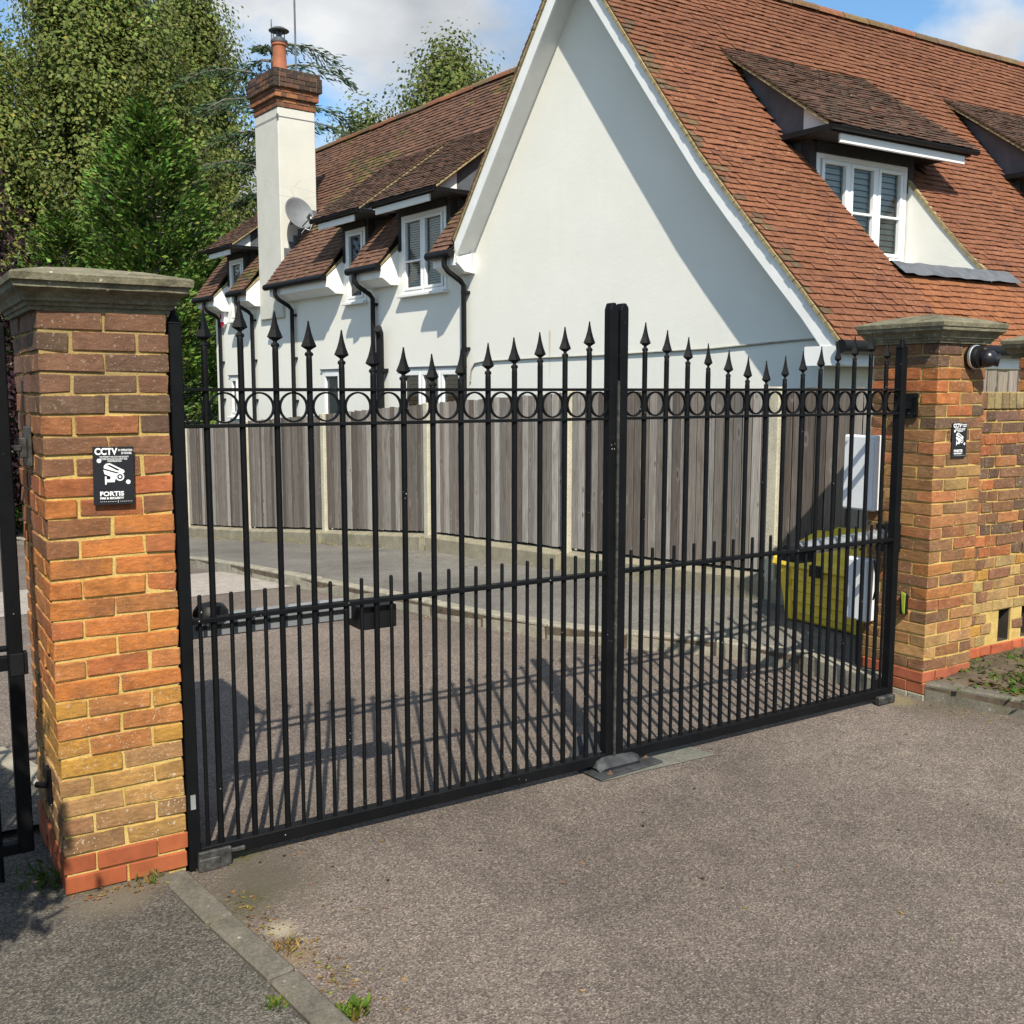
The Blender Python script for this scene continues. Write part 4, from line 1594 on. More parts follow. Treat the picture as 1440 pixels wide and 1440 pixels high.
def tiles_mesh(name, items, parent):
    V, F, C = [], [], []
    r5 = random.Random(9)
    for m, c in items:
        k = len(V)
        dz = r5.uniform(-.003, .003)
        for x, y, z in TVERT:
            p = m @ Vector((x, y + (r5.uniform(-.004, .004) if y < .01 else 0), z + (dz if y < .01 else 0)))
            V.append((p.x, p.y, p.z))
        for f in TFACE:
            F.append(tuple(k + i for i in f))
            C += [c[0], c[1], c[2], 1.0]
    me = bpy.data.meshes.new(name)
    me.from_pydata(V, [], F)
    at = me.attributes.new('tint', 'FLOAT_COLOR', 'FACE')
    at.data.foreach_set('color', C)
    me.materials.append(M['roof_tile'])
    o = add(name, me, parent)
    o['kind'] = 'stuff'
    return o


def col_rr(a, b, rr):
    base = pick(rr, [(5, (.180, .073, .038)), (4, (.168, .067, .036)), (3, (.193, .080, .042)), (.5, (.140, .058, .036))])
    n = noise.noise(Vector((a * .7, b * .9, 2.0)))
    k = 1.0 + .16 * n + .10 * noise.noise(Vector((a * .3, b * 2.6, 8.0)))
    if 1.55 < a < 3.0 and b < 1.05 or (a > 3.0 and b < .75 and a < 3.6):
        base, k = pick(rr, [(3, (.235, .092, .040)), (2, (.21, .082, .038))]), 1.0
    if b > 3.6:
        k *= .86
    c = tone(base, k * rr.uniform(.95, 1.06))
    if a < .17 and rr.random() < .45:
        c = pick(rr, [(1, (.13, .085, .045)), (1, (.10, .065, .038)), (1, (.16, .07, .04))])
    return c


def col_dorm(a, b, rr):
    n = noise.noise(Vector((a * 2, b * 2, 7.0)))
    base = pick(rr, [(4, (.095, .055, .040)), (3, (.115, .064, .045)), (2, (.075, .052, .036)), (.7, (.14, .07, .045))])
    return tone(base, (1 + .2 * n) * rr.uniform(.85, 1.15))


def col_lr(a, b, rr):
    base = pick(rr, [(5, (.135, .072, .048)), (4, (.118, .063, .043)), (3, (.152, .080, .052)), (1, (.092, .055, .042))])
    n = noise.noise(Vector((a * .8, b * 1.1, 9.0)))
    c = tone(base, (1 + .25 * n) * rr.uniform(.82, 1.16))
    moss = noise.noise(Vector((a * 1.7, b * 1.7, 4.0))) + (0.55 if 3.2 < a < 5.0 and 1.0 < b < 2.6 else 0) + (.35 if 5.8 < a < 6.9 and b < .9 else 0)
    if moss > .38 and rr.random() < .7:
        c = pick(rr, [(2, (.10, .085, .03)), (2, (.07, .055, .03)), (1, (.16, .10, .045))])
    return c


rr = random.Random(31)
# right wing
D1, D2 = (1.50, 2.95), (5.16, 6.61)
DB = [(1.28, 3.52), (4.94, 7.18)]          # width of the dormer roofs
rlen = 9.4


def skip_r(a, x, z, b):
    for (d0, d1), (r0, r1) in zip((D1, D2), DB):
        if d0 < a < d1 and -5.25 < x < -3.30:
            return True
        if r0 + .1 < a < r1 - .1 and -4.12 < x < -3.38:
            return True
    return False


place_r = lambda a, x, z: rw(a, x, z)
items = lay_tiles(place_r, RPROF, 0, rlen, col_rr, skip_r, rr, cuts=(*D1, *D2))
mb = MB()
bands = [(0, 1.5), D1, (D1[1], D2[0]), D2, (D2[1], rlen)]
for a0, a1 in bands:
    dorm = (a0, a1) in (D1, D2)
    pr = [[(-5.84, 2.20), (-5.45, 2.64), (-5.18, 2.93)], [(-3.25, 5.27), (-2.38, 6.41)]] if dorm else [RPROF]
    for P in pr:
        for (x0, z0), (x1, z1) in zip(P, P[1:]):
            mb.poly([rw(a0, x0, z0 - .004), rw(a1, x0, z0 - .004), rw(a1, x1, z1 - .004), rw(a0, x1, z1 - .004)])
roof_r = mb.build('roof', M['dark_wood'], house, recalc=False)
roof_r['label'] = 'red clay tiled roof of the right wing with dormers'
# nearest tiles are single pieces, the rest is one mass
camL = house.matrix_basis.inverted() @ Vector(cam.location) if False else None
hm = Matrix.Translation(house.location) @ house.rotation_euler.to_matrix().to_4x4()
cl = hm.inverted() @ Vector(cam.location)
items.sort(key=lambda it: (it[0].translation - cl).length)
vis = [it for it in items if True]
for m, c in vis[:290]:
    add('tile', rr.choice(TILE), roof_r, m, (*c, 1))
tiles_mesh('tiles', vis[290:], roof_r)
# ridge tiles
RT = []
m = MB()
for j in range(7):
    a0, a1 = math.pi * j / 7, math.pi * (j + 1) / 7
    pts = []
    for r in (.105, .122):
        for a in (a0, a1):
            pts.append((r * math.cos(a), r * math.sin(a) * .85))
    (p0, p1, p2, p3) = pts
    m.hexa([(0, p0[0], p0[1]), (.44, p0[0], p0[1]), (.44, p1[0], p1[1]), (0, p1[0], p1[1]), (0, p2[0], p2[1]), (.44, p2[0], p2[1]), (.44, p3[0], p3[1]), (0, p3[0], p3[1])])
RIDGE = m.mesh('ridge_tile', M['roof_tile_single'], recalc=True)


def ridge(parent, p0, d, n, rr):
    ang = math.atan2(d.y, d.x)
    for i in range(n):
        add('ridge_tile', RIDGE, parent, Matrix.Translation(p0 + d * (.45 * i) + Vector((0, 0, rr.uniform(-.006, .006)))) @ Matrix.Rotation(ang + rr.uniform(-.01, .01), 4, 'Z'), (*jit(pick(rr, [(2, (.20, .085, .045)), (2, (.15, .10, .05)), (2, (.12, .08, .05))]), .2, rr), 1))


ridge(roof_r, rw(0, -2.38, 6.345), DR, 21, rr)
# left slope of the gable (turned away from the view) and rear slopes
mb = MB()
mb.poly([rw(0, -2.38, 6.40), hp(-2.38, -1.92, 6.40), hp(-.18, OV, 3.54)])
mb.poly([rw(3.2, -2.38, 6.41), rw(rlen, -2.38, 6.41), rw(rlen, 1.5, 2.2), rw(3.2, 1.5, 2.2)])
mb.poly([hp(-2.2, -1.92, 6.40), hp(8.5, -1.92, 6.40), hp(8.5, -4.3, 3.3), hp(-2.2, -4.3, 3.3)])
mb.build('rear_roof', M['roof_tile_single'], house).color = (.2, .08, .045, 1)

# left wing
LPROF = [(.30, 3.53), (-1.92, 6.41)]       # x is 'off', eave to ridge (13 deg steeper than a right angle triangle)
LDORM = [('big', .33, 1.43, .02, 1.70), ('small', 2.45, 3.04, 1.98, 3.40), ('far', 6.89, 7.52, 6.50, 7.78)]
OPEN = [(.24, 1.53), (2.36, 3.14), (6.80, 7.62)]


def skip_l(a, x, z, b):
    if a < x - .46:
        return True
    if 5.2 < a < 6.12 and x > -.70:
        return True
    for o0, o1 in OPEN:
        if o0 < a < o1 and x > -1.0:
            return True
    for _, w0, w1, r0, r1 in LDORM:
        if r0 + .08 < a < r1 - .08 and -1.02 < x < -.36:
            return True
    return False


place_l = lambda a, x, z: hp(a, x, z)
lit = lay_tiles(place_l, LPROF, -2.4, 8.5, col_lr, skip_l, rr, cuts=(.24, 1.53, 2.36, 3.14, 6.80, 7.62, 5.2, 6.12))
mb = MB()


def lz(off):
    return 3.53 + (.30 - off) * (6.41 - 3.53) / 2.22


cuts = sorted({-.2, .24, 1.53, 2.36, 3.14, 5.2, 6.12, 6.80, 7.62, 8.45})
for a0, a1 in zip(cuts, cuts[1:]):
    mid = (a0 + a1) / 2
    lo = .30
    if any(o0 < mid < o1 for o0, o1 in OPEN):
        lo = -.98
    if 5.2 < mid < 6.12:
        lo = -.63
    mb.poly([hp(a0, lo, lz(lo) - .006), hp(a1, lo, lz(lo) - .006), hp(a1, -1.92, 6.404), hp(a0, -1.92, 6.404)])
mb.poly([hp(-.2, .30, 3.524), hp(-.2, -1.92, 6.404), hp(-2.38, -1.92, 6.404)])
roof_l = mb.build('roof', M['dark_wood'], house, recalc=False)
roof_l['label'] = 'brown mossy tiled roof of the left wing behind the chimney'
tiles_mesh('tiles', lit, roof_l)
ridge(roof_l, hp(-2.2, -1.92, 6.345), Vector((1, 0, 0)), 22, rr)

# --- verges of the gable
rp = list(reversed(RPROF))
up = [(-2.38, 6.41), (-.24, 3.63)]


def shift(P, dz):
    return [(s, z + dz) for s, z in P]


for nm, P in (('right', rp), ('left', up)):
    top, bot = shift(P, -.015), shift(P, -.235 if nm == 'right' else -.25)
    if nm == 'right':
        top[-1], bot[-1] = (-5.80, 2.20), (-5.76, 2.03)
    m = MB()
    for i in range(len(P) - 1):
        q = [top[i], top[i + 1], bot[i + 1], bot[i]]
        m.hexa([hp(s, OV - .035, z) for s, z in q] + [hp(s, OV - .008, z) for s, z in q])
    m.build('barge_board', M['white_paint'], house)
    # soffit between barge board and wall
    m = MB()
    for i in range(len(P) - 1):
        a, b = shift(P, -.19)[i], shift(P, -.19)[i + 1]
        m.hexa([hp(a[0], -.02, a[1]), hp(b[0], -.02, b[1]), hp(b[0], OV - .034, b[1]), hp(a[0], OV - .034, a[1]),
                hp(a[0], -.02, a[1] + .02), hp(b[0], -.02, b[1] + .02), hp(b[0], OV - .034, b[1] + .02), hp(a[0], OV - .034, a[1] + .02)])
    m.build('soffit', M['white_paint'], house)
    # mortar bedding and ragged tile ends along the verge
    r7 = random.Random(3)
    m = MB()
    L = plen(list(reversed(P)))
    b = .0
    while b < L - .05:
        x, z, tx, tz = slope_at(list(reversed(P)), b)
        x2, z2 = x + tx * .095, z + tz * .095
        w = r7.uniform(.0, .006)
        nx_, nz_ = -tz, tx
        if nz_ < 0:
            nx_, nz_ = -nx_, -nz_
        for h0, h1, ov in ((-.018, .012, .012 + w),):
            m.hexa([hp(x + nx_ * h0, OV - .04, z + nz_ * h0), hp(x2 + nx_ * h0, OV - .04, z2 + nz_ * h0), hp(x2 + nx_ * h0, OV + ov, z2 + nz_ * h0), hp(x + nx_ * h0, OV + ov, z + nz_ * h0),
                    hp(x + nx_ * h1, OV - .04, z + nz_ * h1), hp(x2 + nx_ * h1, OV - .04, z2 + nz_ * h1), hp(x2 + nx_ * h1, OV + ov, z2 + nz_ * h1), hp(x + nx_ * h1, OV + ov, z + nz_ * h1)])
        b += .1
    m.build('verge_mortar', M['mossy_mortar'], house)
    if nm == 'left':
        its = []
        Ptile = list(reversed(P))
        its = lay_tiles(lambda a, x, z: hp(x, OV + .02 - a, z), Ptile, 0, .5, lambda a, b, r: jit((.15, .08, .05), .2, r), lambda *k: False, r7)
        tiles_mesh('verge_tiles', its, house)
m = MB()
m.prism([(0.0, 3.50), (.272, 3.42), (.272, 3.36), (.16, 3.26), (.0, 3.24)], lambda o, z, s: hp(s, o, z), -.30, -.26)
m.prism([(-.30, 3.30), (-.18, 3.30), (-.18, 3.48), (-.30, 3.60)], lambda s, z, o: hp(s, o, z), 0.002, .06)
m.build('verge_foot', M['white_paint'], house)
m = MB()
m.box(-5.80, -5.5, 0.002, OV - .036, 2.02, 2.10, hp)
m.build('verge_foot', M['white_paint'], house)

# --- right eave: gutter, fascia
m = MB()
m.tube([rw(-.05, -5.90, 2.15), rw(rlen, -5.90, 2.15)], .055, 10)
m.build('gutter', M['black_plastic'], house, smooth=True)
m = MB()
m.hexa([rw(.0, -5.82, 2.0), rw(rlen, -5.82, 2.0), rw(rlen, -5.5, 2.0), rw(.0, -5.5, 2.0), rw(.0, -5.82, 2.16), rw(rlen, -5.82, 2.16), rw(rlen, -5.5, 2.16), rw(.0, -5.5, 2.16)])
m.build('fascia', M['white_paint'], house)


# --- left eaves between the dormers
def eave(s0, s1, pipe=None, foot=1.2):
    m = MB()
    m.tube([hp(s0 - .02, .345, 3.47), hp(s1 + .03, .345, 3.47)], .052, 10)
    m.build('gutter', M['black_plastic'], house, smooth=True)
    m = MB()
    m.prism([(.0, 3.74), (.285, 3.475), (.285, 3.33), (.255, 3.33), (.13, 3.245), (.0, 3.245)], lambda o, z, s: hp(s, o, z), s0 + .01, s1 - .01)
    m.build('boxed_eave', M['white_paint'], house)
    m = MB()
    m.prism([(.0, 3.80), (.30, 3.495), (.30, 3.478), (.0, 3.75)], lambda o, z, s: hp(s, o, z), s0 - .002, s0 + .03)
    m.build('verge_mortar', M['mossy_mortar'], house)
    if pipe is not None:
        m = MB()
        m.tube([hp(pipe + .02, .345, 3.43), hp(pipe + .02, .345, 3.33), hp(pipe - .0, .30, 3.26), hp(pipe - .0, .12, 3.16), hp(pipe, .065, 3.10), hp(pipe, .065, foot)], .034, 10)
        for z in (3.0, 2.3, 1.6):
            m.box(pipe - .05, pipe + .05, .0, .075, z, z + .035, hp)
        m.build('downpipe', M['black_plastic'], house, smooth=True)


eave(-.26, .235, -.14)
eave(1.535, 2.355, 2.16)
eave(3.145, 5.19, 4.82)
eave(6.13, 6.795, 6.45)
eave(7.625, 8.45, 7.95)
m = MB()
m.tube([hp(1.93, .09, 1.0), hp(1.93, .09, 2.50), hp(1.90, .11, 2.60), hp(1.84, .17, 2.66)], .056, 12)
m.box(1.85, 2.01, .0, .10, 2.05, 2.10, hp)
m.build('soil_pipe', M['black_plastic'], house, smooth=True)
m = MB()
m.tube([hp(-.20, .012, 1.9), hp(-.22, .012, 2.05), hp(-.30, .012, 2.13), hp(-.5, .012, 2.15), hp(-1.6, .012, 2.165), hp(-2.93, .012, 2.17), hp(-3.3, .014, 2.178), hp(-4.22, .012, 2.19), hp(-5.13, .012, 2.23), hp(-5.5, .012, 2.24)], .010, 6)
m.build('wall_cable', M['cable'], house, smooth=True)


# --- dormers
def dormer(q, w0, w1, z0, z1, r0, r1, zroof0, cols, transom, blind, slope_main, zf=4.30, near_low=True, skip_tr=(), wl=True):
    """q(a,o,z); window a in w0..w1; roof a in r0..r1; o = 0 is the window plane"""
    OF, SL = .36, .72
    oe = -1.05
    ze = zf + (OF - oe) * SL
    oc = (zroof0 - (zf - .05)) / slope_main       # where the main roof reaches the dormer eave
    m = MB()
    m.hexa([q(r0, OF, zf), q(r1, OF, zf), q(r1, oe, ze), q(r0, oe, ze), q(r0, OF, zf + .03), q(r1, OF, zf + .03), q(r1, oe, ze + .03), q(r0, oe, ze + .03)])
    d = m.build('dormer', M['mossy_mortar'], house)
    for a in (w0 - .07, w1 + .07):
        MB().prism([(.0, zroof0 - .12), (.0, zf - .04), (oc - .05, zf - .04)], lambda o, z, c: q(c, o, z), a - .02, a + .02).build('cheek', M['lead'], d)
    for a in (r0 + .13, r1 - .13):
        MB().prism([(OF - .06, zf + .0), (oc - .30, zf + .0), (oe, ze - .05), (OF - .06, zf + .06 * SL - .02)], lambda o, z, c: q(c, o, z), a - .012, a + .012).build('gablet', M['lead'], d)
    # white end of the little side gable
    m = MB()
    m.prism([(OF - .07, zf + .0), (OF - .38, zf + .0), (OF - .38, zf + .38 * SL - .03), (OF - .07, zf + .07 * SL - .03)], lambda o, z, c: q(c, o, z), r0 + .105, r0 + .117)
    m.build('gablet_board', M['white_paint'], d)
    # flat soffit tray with black edge, returning along the side
    m = MB()
    m.box(r0 + .03, r1 - .03, oc - .35, OF - .02, zf - .045, zf - .004, q)
    m.build('eave_tray', M['dark_wood'], d)
    m = MB()
    m.box(r0 + .20, r1 - .12, OF - .05, OF - .022, zf - .135, zf - .045, q)
    m.build('fascia', M['white_paint'], d, bevel=.006)
    m = MB()
    m.tube([q(r0 - .0, OF + .025, zf - .005), q(r1 + .02, OF + .025, zf - .005)], .033, 8)
    m.build('gutter', M['black_plastic'], d, smooth=True)
    m = MB()
    m.box(r0 + .0, r0 + .03, oc - .35, OF + .02, zf - .045, zf + .01, q)
    m.build('return_fascia', M['black_plastic'], d)
    # roof tiles
    prof = [(OF + .02, zf + .03 - .02 * SL), (oe - .08, ze + .03 + .08 * SL)]
    zmain = lambda o: zroof0 - slope_main * o
    its = lay_tiles(lambda a, o, z: q(a, o, z), prof, r0 - .01, r1 + .01, col_dorm if wl else col_lr, lambda a, o, z, b: z < zmain(o) - .03, rr)
    tiles_mesh('tiles', its, d)
    # posts either side of the window
    for a in (w0 - .055, w1 + .055):
        MB().box(a - .045, a + .045, -.10, .012, zroof0 - .10, zf - .06, q).build('corner_post', M['dark_wood'], d)
    m = MB()
    m.box(w0 - .02, w1 + .02, -.08, .03, z1, zf - .055, q)
    m.build('head_board', M['dark_wood'], d)
    window(d, q, w0, w1, z0, z1, cols, transom, blind, True, skip_tr)
    return d


dormer(ql, .33, 1.43, 3.09, 4.15, .02, 1.70, 3.80, 2, .42, ('blind', 1.0, .032), 1.30)
dormer(ql, 2.45, 3.04, 3.09, 4.15, 1.98, 3.40, 3.80, 1, None, ('blind', 0.0, .03), 1.30)
dormer(ql, 6.89, 7.52, 3.05, 4.15, 6.50, 7.78, 3.80, 1, None, ('blind', 1.0, .03), 1.30)
for (a0, a1), (r0, r1) in zip((D1, D2), DB):
    d = dormer(qr, a0 + .05, a1 - .02, 3.14, 4.15, r0, r1, 3.985, 3, .46, ('blind', 1.0, .06), 1.30, 4.31, True, (0,))
    for a in (a1, a0 - .04):
        MB().prism([(0, 2.90), (.0, 4.0), (.38, 3.55), (.70, 3.18), (.95, 2.90)], lambda o, z, c: qr(c, o, z), a, a + .04).build('recess_cheek', M['white_render'], d)
    m = MB()
    for (o0_, z0_), (o1_, z1_) in zip([(.02, 4.0), (.38, 3.56), (.72, 3.18)], [(.38, 3.56), (.72, 3.18), (.98, 2.92)]):
        m.hexa([qr(a1 - .012, o0_, z0_ - .03), qr(a1 + .03, o0_, z0_ - .03), qr(a1 + .03, o1_, z1_ - .03), qr(a1 - .012, o1_, z1_ - .03), qr(a1 - .012, o0_, z0_ + .022), qr(a1 + .03, o0_, z0_ + .022), qr(a1 + .03, o1_, z1_ + .022), qr(a1 - .012, o1_, z1_ + .022)])
    m.build('verge_mortar', M['mossy_mortar'], d)
    m = MB()
    m.box(a0, a1, -.09, -.03, 2.88, 3.11, qr)
    m.build('apron_wall', M['white_render'], d)
    m = MB()
    r8 = random.Random(2)
    N = 18
    pv = []
    for i in range(N + 1):
        a = a0 - .03 + (a1 - a0 + .36) * i / N
        wv = .008 * math.sin(i * 1.9) + r8.uniform(-.006, .006)
        pv.append([qr(a, -.05, 2.955), qr(a, .80, 2.970 + wv * .4), qr(a, .95, 2.995 + wv * .6), qr(a, 1.10 + wv, 2.868 + wv * .5)])
    for i in range(N):
        for k in range(3):
            m.poly([pv[i][k], pv[i + 1][k], pv[i + 1][k + 1], pv[i][k + 1]])
    m.build('lead_apron', M['lead_light'], d, smooth=True)

# --- chimney
ch = MB().box(5.20, 6.12, -.62, .05, 3.0, 6.40, hp).build('chimney', M['chimney_render'], house, bevel=.012)
m = MB()
m.prism([(.05, 3.50), (.04, 3.86), (-.55, 4.63), (-.55, 4.50), (.05, 3.72)], lambda o, z, s: hp(s, o, z), 5.185, 5.20)
for i in range(7):
    o = .0 - .085 * i
    z = lz(o) + .02
    m.box(5.175, 5.198, o - .085, o, z, z + .20, hp)
m.build('flashing', M['lead_light'], ch)
m = MB()
for z in (6.25,):
    m.tube([hp(5.192, .058, z), hp(6.128, .058, z)], .004, 5)
    m.tube([hp(5.192, .058, z), hp(5.192, -.628, z)], .004, 5)
m.box(5.17, 5.20, .05, .075, 6.22, 6.28, hp)
m.build('aerial_strap', M['lead'], ch)
CB = [brick_mesh('chimney_brick', .205, .10, .066, 200 + i, M['sooty_brick'], .004) for i in range(4)]
CBH = [brick_mesh('chimney_half_brick', .10, .10, .066, 210 + i, M['sooty_brick'], .004) for i in range(3)]
m = MB()
courses = []
for c in range(8):
    g = .035 * min(c + 1, 3) - .01 if c < 4 else .085
    g = [.015, .015, .055, .055, .10, .10, .10, .075][c]
    courses.append(g)
    m.box(5.20 - g + .012, 6.12 + g - .012, -.62 - g + .012, .05 + g - .012, 6.40 + c * .075, 6.40 + (c + 1) * .075 - .002, hp)
m.build('stack_core', M['mortar_pale'], ch)
for c, g in enumerate(courses):
    z = 6.40 + c * .075 + .037
    dark = c >= 4
    for axis in range(2):
        if axis == 0:
            lines = [(5.20 - g, 6.12 + g, .05 + g - .05), (5.20 - g, 6.12 + g, -.62 - g + .05)]
        else:
            lines = [(-.62 - g + .105, .05 + g - .105, 5.20 - g + .05), (-.62 - g + .105, .05 + g - .105, 6.12 + g - .05)]
        for a0, a1, other in lines:
            n = max(1, round((a1 - a0) / .217))
            stp = (a1 - a0) / n
            offx = 0
            xs_ = [a0 + stp * i for i in range(n + 1)] if (c + axis) % 2 == 0 else [a0] + [a0 + stp * (i + .5) for i in range(n)] + [a1]
            for p, q2 in zip(xs_, xs_[1:]):
                ln = q2 - p - .010
                pos_ = ((p + q2) / 2, other) if axis == 0 else (other, (p + q2) / 2)
                cc = jit(pick(rr, [(4, (.045, .030, .024)), (2, (.075, .042, .03)), (1, (.12, .06, .036))]) if dark else pick(rr, [(3, (.20, .078, .038)), (2, (.14, .06, .036)), (1, (.25, .10, .045))]), .2, rr)
                add('brick', rr.choice(CB), ch, Matrix.Translation(hp(pos_[0], pos_[1], z)) @ Matrix.Rotation(0 if axis == 0 else math.pi / 2, 4, 'Z') @ Matrix.Diagonal((ln / .205, 1, 1, 1)), (*cc, .45))
m = MB()
m.hexa([hp(5.14, -.68, 6.995), hp(6.18, -.68, 6.995), hp(6.18, .11, 6.995), hp(5.14, .11, 6.995), hp(5.45, -.4, 7.06), hp(5.9, -.4, 7.06), hp(5.9, -.15, 7.06), hp(5.45, -.15, 7.06)])
m.build('flaunching', M['mossy_mortar'], ch)
m = MB()
m.lathe([(.135, 0), (.135, .05), (.118, .10), (.108, .40), (.112, .43), (.128, .44), (.128, .49), (.10, .495)], hp(5.52, -.16, 7.02), 20)
m.build('chimney_pot', M['terracotta'], ch, smooth=True)
m = MB()
m.lathe([(.135, .48), (.14, .49), (.14, .52), (.10, .525), (.10, .56), (.085, .56)], hp(5.52, -.16, 7.02), 20)
m.lathe([(.045, .55), (.05, .62), (.045, .66)], hp(5.52, -.16, 7.02), 12)
for j in range(8):
    w = 2 * math.pi * j / 8
    m.tube([hp(5.52 + .095 * math.cos(w), -.16 + .095 * math.sin(w), 7.57), hp(5.52 + .095 * math.cos(w), -.16 + .095 * math.sin(w), 7.70)], .006, 5)
m.lathe([(.165, .67), (.17, .68), (.10, .725), (.03, .745)], hp(5.52, -.16, 7.02), 20)
m.build('cowl', M['lead'], ch, smooth=True)

mast = empty('aerial_mast', hm @ hp(5.62, -.50, 7.0), 'thin steel aerial mast rising behind the chimney pot', 'aerial')
MB().tube([(0, 0, -.02), (.0, .0, 1.5), (.0, .0, 2.9)], .017, 8).build('pole', M['lead'], mast, smooth=True)
m = MB()
m.tube([(-.5, .2, 2.7), (.5, -.2, 2.7)], .012, 6)
for i in range(7):
    t_ = -.45 + .15 * i
    m.tube([(t_ - .1, t_ * -.4 - .25, 2.7), (t_ + .1, t_ * -.4 + .25, 2.7)], .005, 5)
m.build('aerial_array', M['galvanised'], mast)

dish = empty('satellite_dish', hm @ hp(5.18, -.14, 4.60), 'grey satellite dish bolted to the white chimney stack', 'satellite dish')
aim = (Vector((.22, -.88, .30))).normalized()
Mq = aim.to_track_quat('Z', 'Y').to_matrix()
m = MB()
prof = [(.02, .0)] + [(.27 * i / 8, .075 * (i / 8) ** 2) for i in range(1, 9)] + [(.272, .085), (.268, .087)]
inner = [(.262 * i / 8, .012 + .075 * (i / 8) ** 2) for i in range(8, 0, -1)] + [(.004, .012)]
m.lathe(prof + inner, Vector((.02, -.20, .06)), 26, Mq)
m.build('reflector', M['grey_plastic'], dish, smooth=True)
o0 = Vector((.02, -.20, .06))
dn = Mq @ Vector((0, -1, 0))
if dn.z > 0:
    dn = -dn
m = MB()
m.tube([o0 + dn * .24 + aim * .04, o0 + dn * .20 + aim * .34], .011, 6)
m.tube([o0 + dn * .18 + aim * .27, o0 + dn * .15 + aim * .36], .030, 10)
m.tube([o0 - aim * .0, Vector((.01, -.05, .0)), Vector((.0, .03, -.06))], .018, 8)
m.build('feed_arm', M['lead'], dish, smooth=True)
m = MB()
m.tube([o0 + dn * .17 + aim * .34, o0 + dn * .32 + aim * .34, o0 + dn * .38 + aim * .25, o0 + dn * .30 + aim * .14, o0 + dn * .33 + aim * .02], .006, 6)
m.build('cable', M['sign_white'], dish, smooth=True)

al = empty('alarm_box', hm @ hp(7.83, .0, 2.97), 'small white and red alarm box under the far eave', 'alarm box')
al.rotation_euler = house.rotation_euler
m = MB()
m.prism([(-.11, .05), (0, -.02), (.11, .05), (.11, .28), (-.11, .28)], lambda a, z, c: (a, c, z), .005, .06)
m.build('case', M['sign_white'], al, bevel=.008)
m = MB()
m.prism([(-.105, .055), (0, -.012), (.105, .055), (.08, .09), (-.08, .09)], lambda a, z, c: (a, c, z), .0605, .066)
m.prism([(.02, .15), (.09, .15), (.09, .24), (.02, .24)], lambda a, z, c: (a, c, z), .0605, .066)
m.build('red_panel', M['red_plastic'], al)


# ------------------------------------------------------------------ vegetation
class Leaves:
    def __init__(self, seed):
        self.V, self.F, self.C = [], [], []
        self.r = random.Random(seed)

    def leaf(self, p, size, d, n, c, asp=.6):
        """one leaf: a folded diamond along d, facing n"""
        d = d.normalized()
        s = d.cross(n)
        if s.length < 1e-4:
            s = d.cross(Vector((.3, .5, .8)))
        s = s.normalized() * size * asp * .5
        k = len(self.V)
        a, b = p, p + d * size
        m = p + d * size * .45
        self.V += [tuple(a), tuple(m + s), tuple(b), tuple(m - s)]
        self.F.append((k, k + 1, k + 2, k + 3))
        self.C += [c[0], c[1], c[2], 1]

    def rv(self):
        r = self.r
        while True:
            v = Vector((r.uniform(-1, 1), r.uniform(-1, 1), r.uniform(-1, 1)))
            if .05 < v.length < 1:
                return v.normalized()

    def build(self, name, mat, parent):
        me = bpy.data.meshes.new(name)
        me.from_pydata(self.V, [], self.F)
        at = me.attributes.new('tint', 'FLOAT_COLOR', 'FACE')
        at.data.foreach_set('color', self.C)
        me.materials.append(mat)
        return add(name, me, parent)


def broad_tree(name, label, base, h, env, n_branch, per, leaf, cols, seed, lean=.9, group=None, trunk_r=.28, cat='tree', mat='leaf', clump=.55):
    """env(t) = crown radius at height fraction t; rising limbs carry clumps of leaves"""
    root = empty(name, base, label, cat, group)
    L = Leaves(seed)
    r = L.r
    tr = MB()
    wob = [Vector((r.uniform(-.25, .25) * k, r.uniform(-.25, .25) * k, h * k)) for k in (0, .15, .3, .45, .6, .75, .9, 1.0)]
    tr.tube(wob, [trunk_r * (1 - .93 * k) for k in (0, .15, .3, .45, .6, .75, .9, 1.0)], 8)
    for i in range(n_branch):
        t = (i + r.random()) / n_branch
        t = .10 + .88 * t
        rad = env(t)
        if rad <= .05:
            continue
        az = i * 2.39996 + r.uniform(-.4, .4)
        reach = rad * r.uniform(.55, 1.08)
        start = Vector((0, 0, h * max(.05, t - .16 * lean)))
        k = r.random()
        tip = Vector((math.cos(az) * reach, math.sin(az) * reach, h * t + r.uniform(-.2, .5)))
        midp = start.lerp(tip, .55) + Vector((math.cos(az), math.sin(az), 0)) * reach * .16
        tr.tube([start, midp, tip], [trunk_r * .26 * (1.1 - t), trunk_r * .14, .012], 5, cap=False)
        bc = r.uniform(.62, 1.28)
        for j in range(per):
            u = r.random() ** .6
            c0 = start.lerp(midp, u * 2) if u < .5 else midp.lerp(tip, u * 2 - 1)
            cl_ = c0 + Vector((r.gauss(0, 1), r.gauss(0, 1), r.gauss(0, 1) * 1.25)) * clump * (.45 + .55 * u)
            col_ = pick(r, cols)
            cc = tuple(x * bc * r.uniform(.86, 1.16) for x in col_)
            nrm = ((cl_ - c0).normalized() * .7 + Vector((math.cos(az), math.sin(az), .9)) * .6 + L.rv() * .5).normalized()
            dv = L.rv()
            dv = dv - nrm * dv.dot(nrm) + Vector((0, 0, -.15))
            cn_ = 1 + .6 * noise.noise(cl_ * (.9 / max(.35, clump * 2)))
            cc = tuple(x * cn_ for x in cc)
            L.leaf(cl_, leaf * r.uniform(.6, 1.4), dv, nrm, cc, .8)
    tr.build('trunk', M['bark'], root, smooth=True)
    L.build('crown', M[mat], root)
    return root


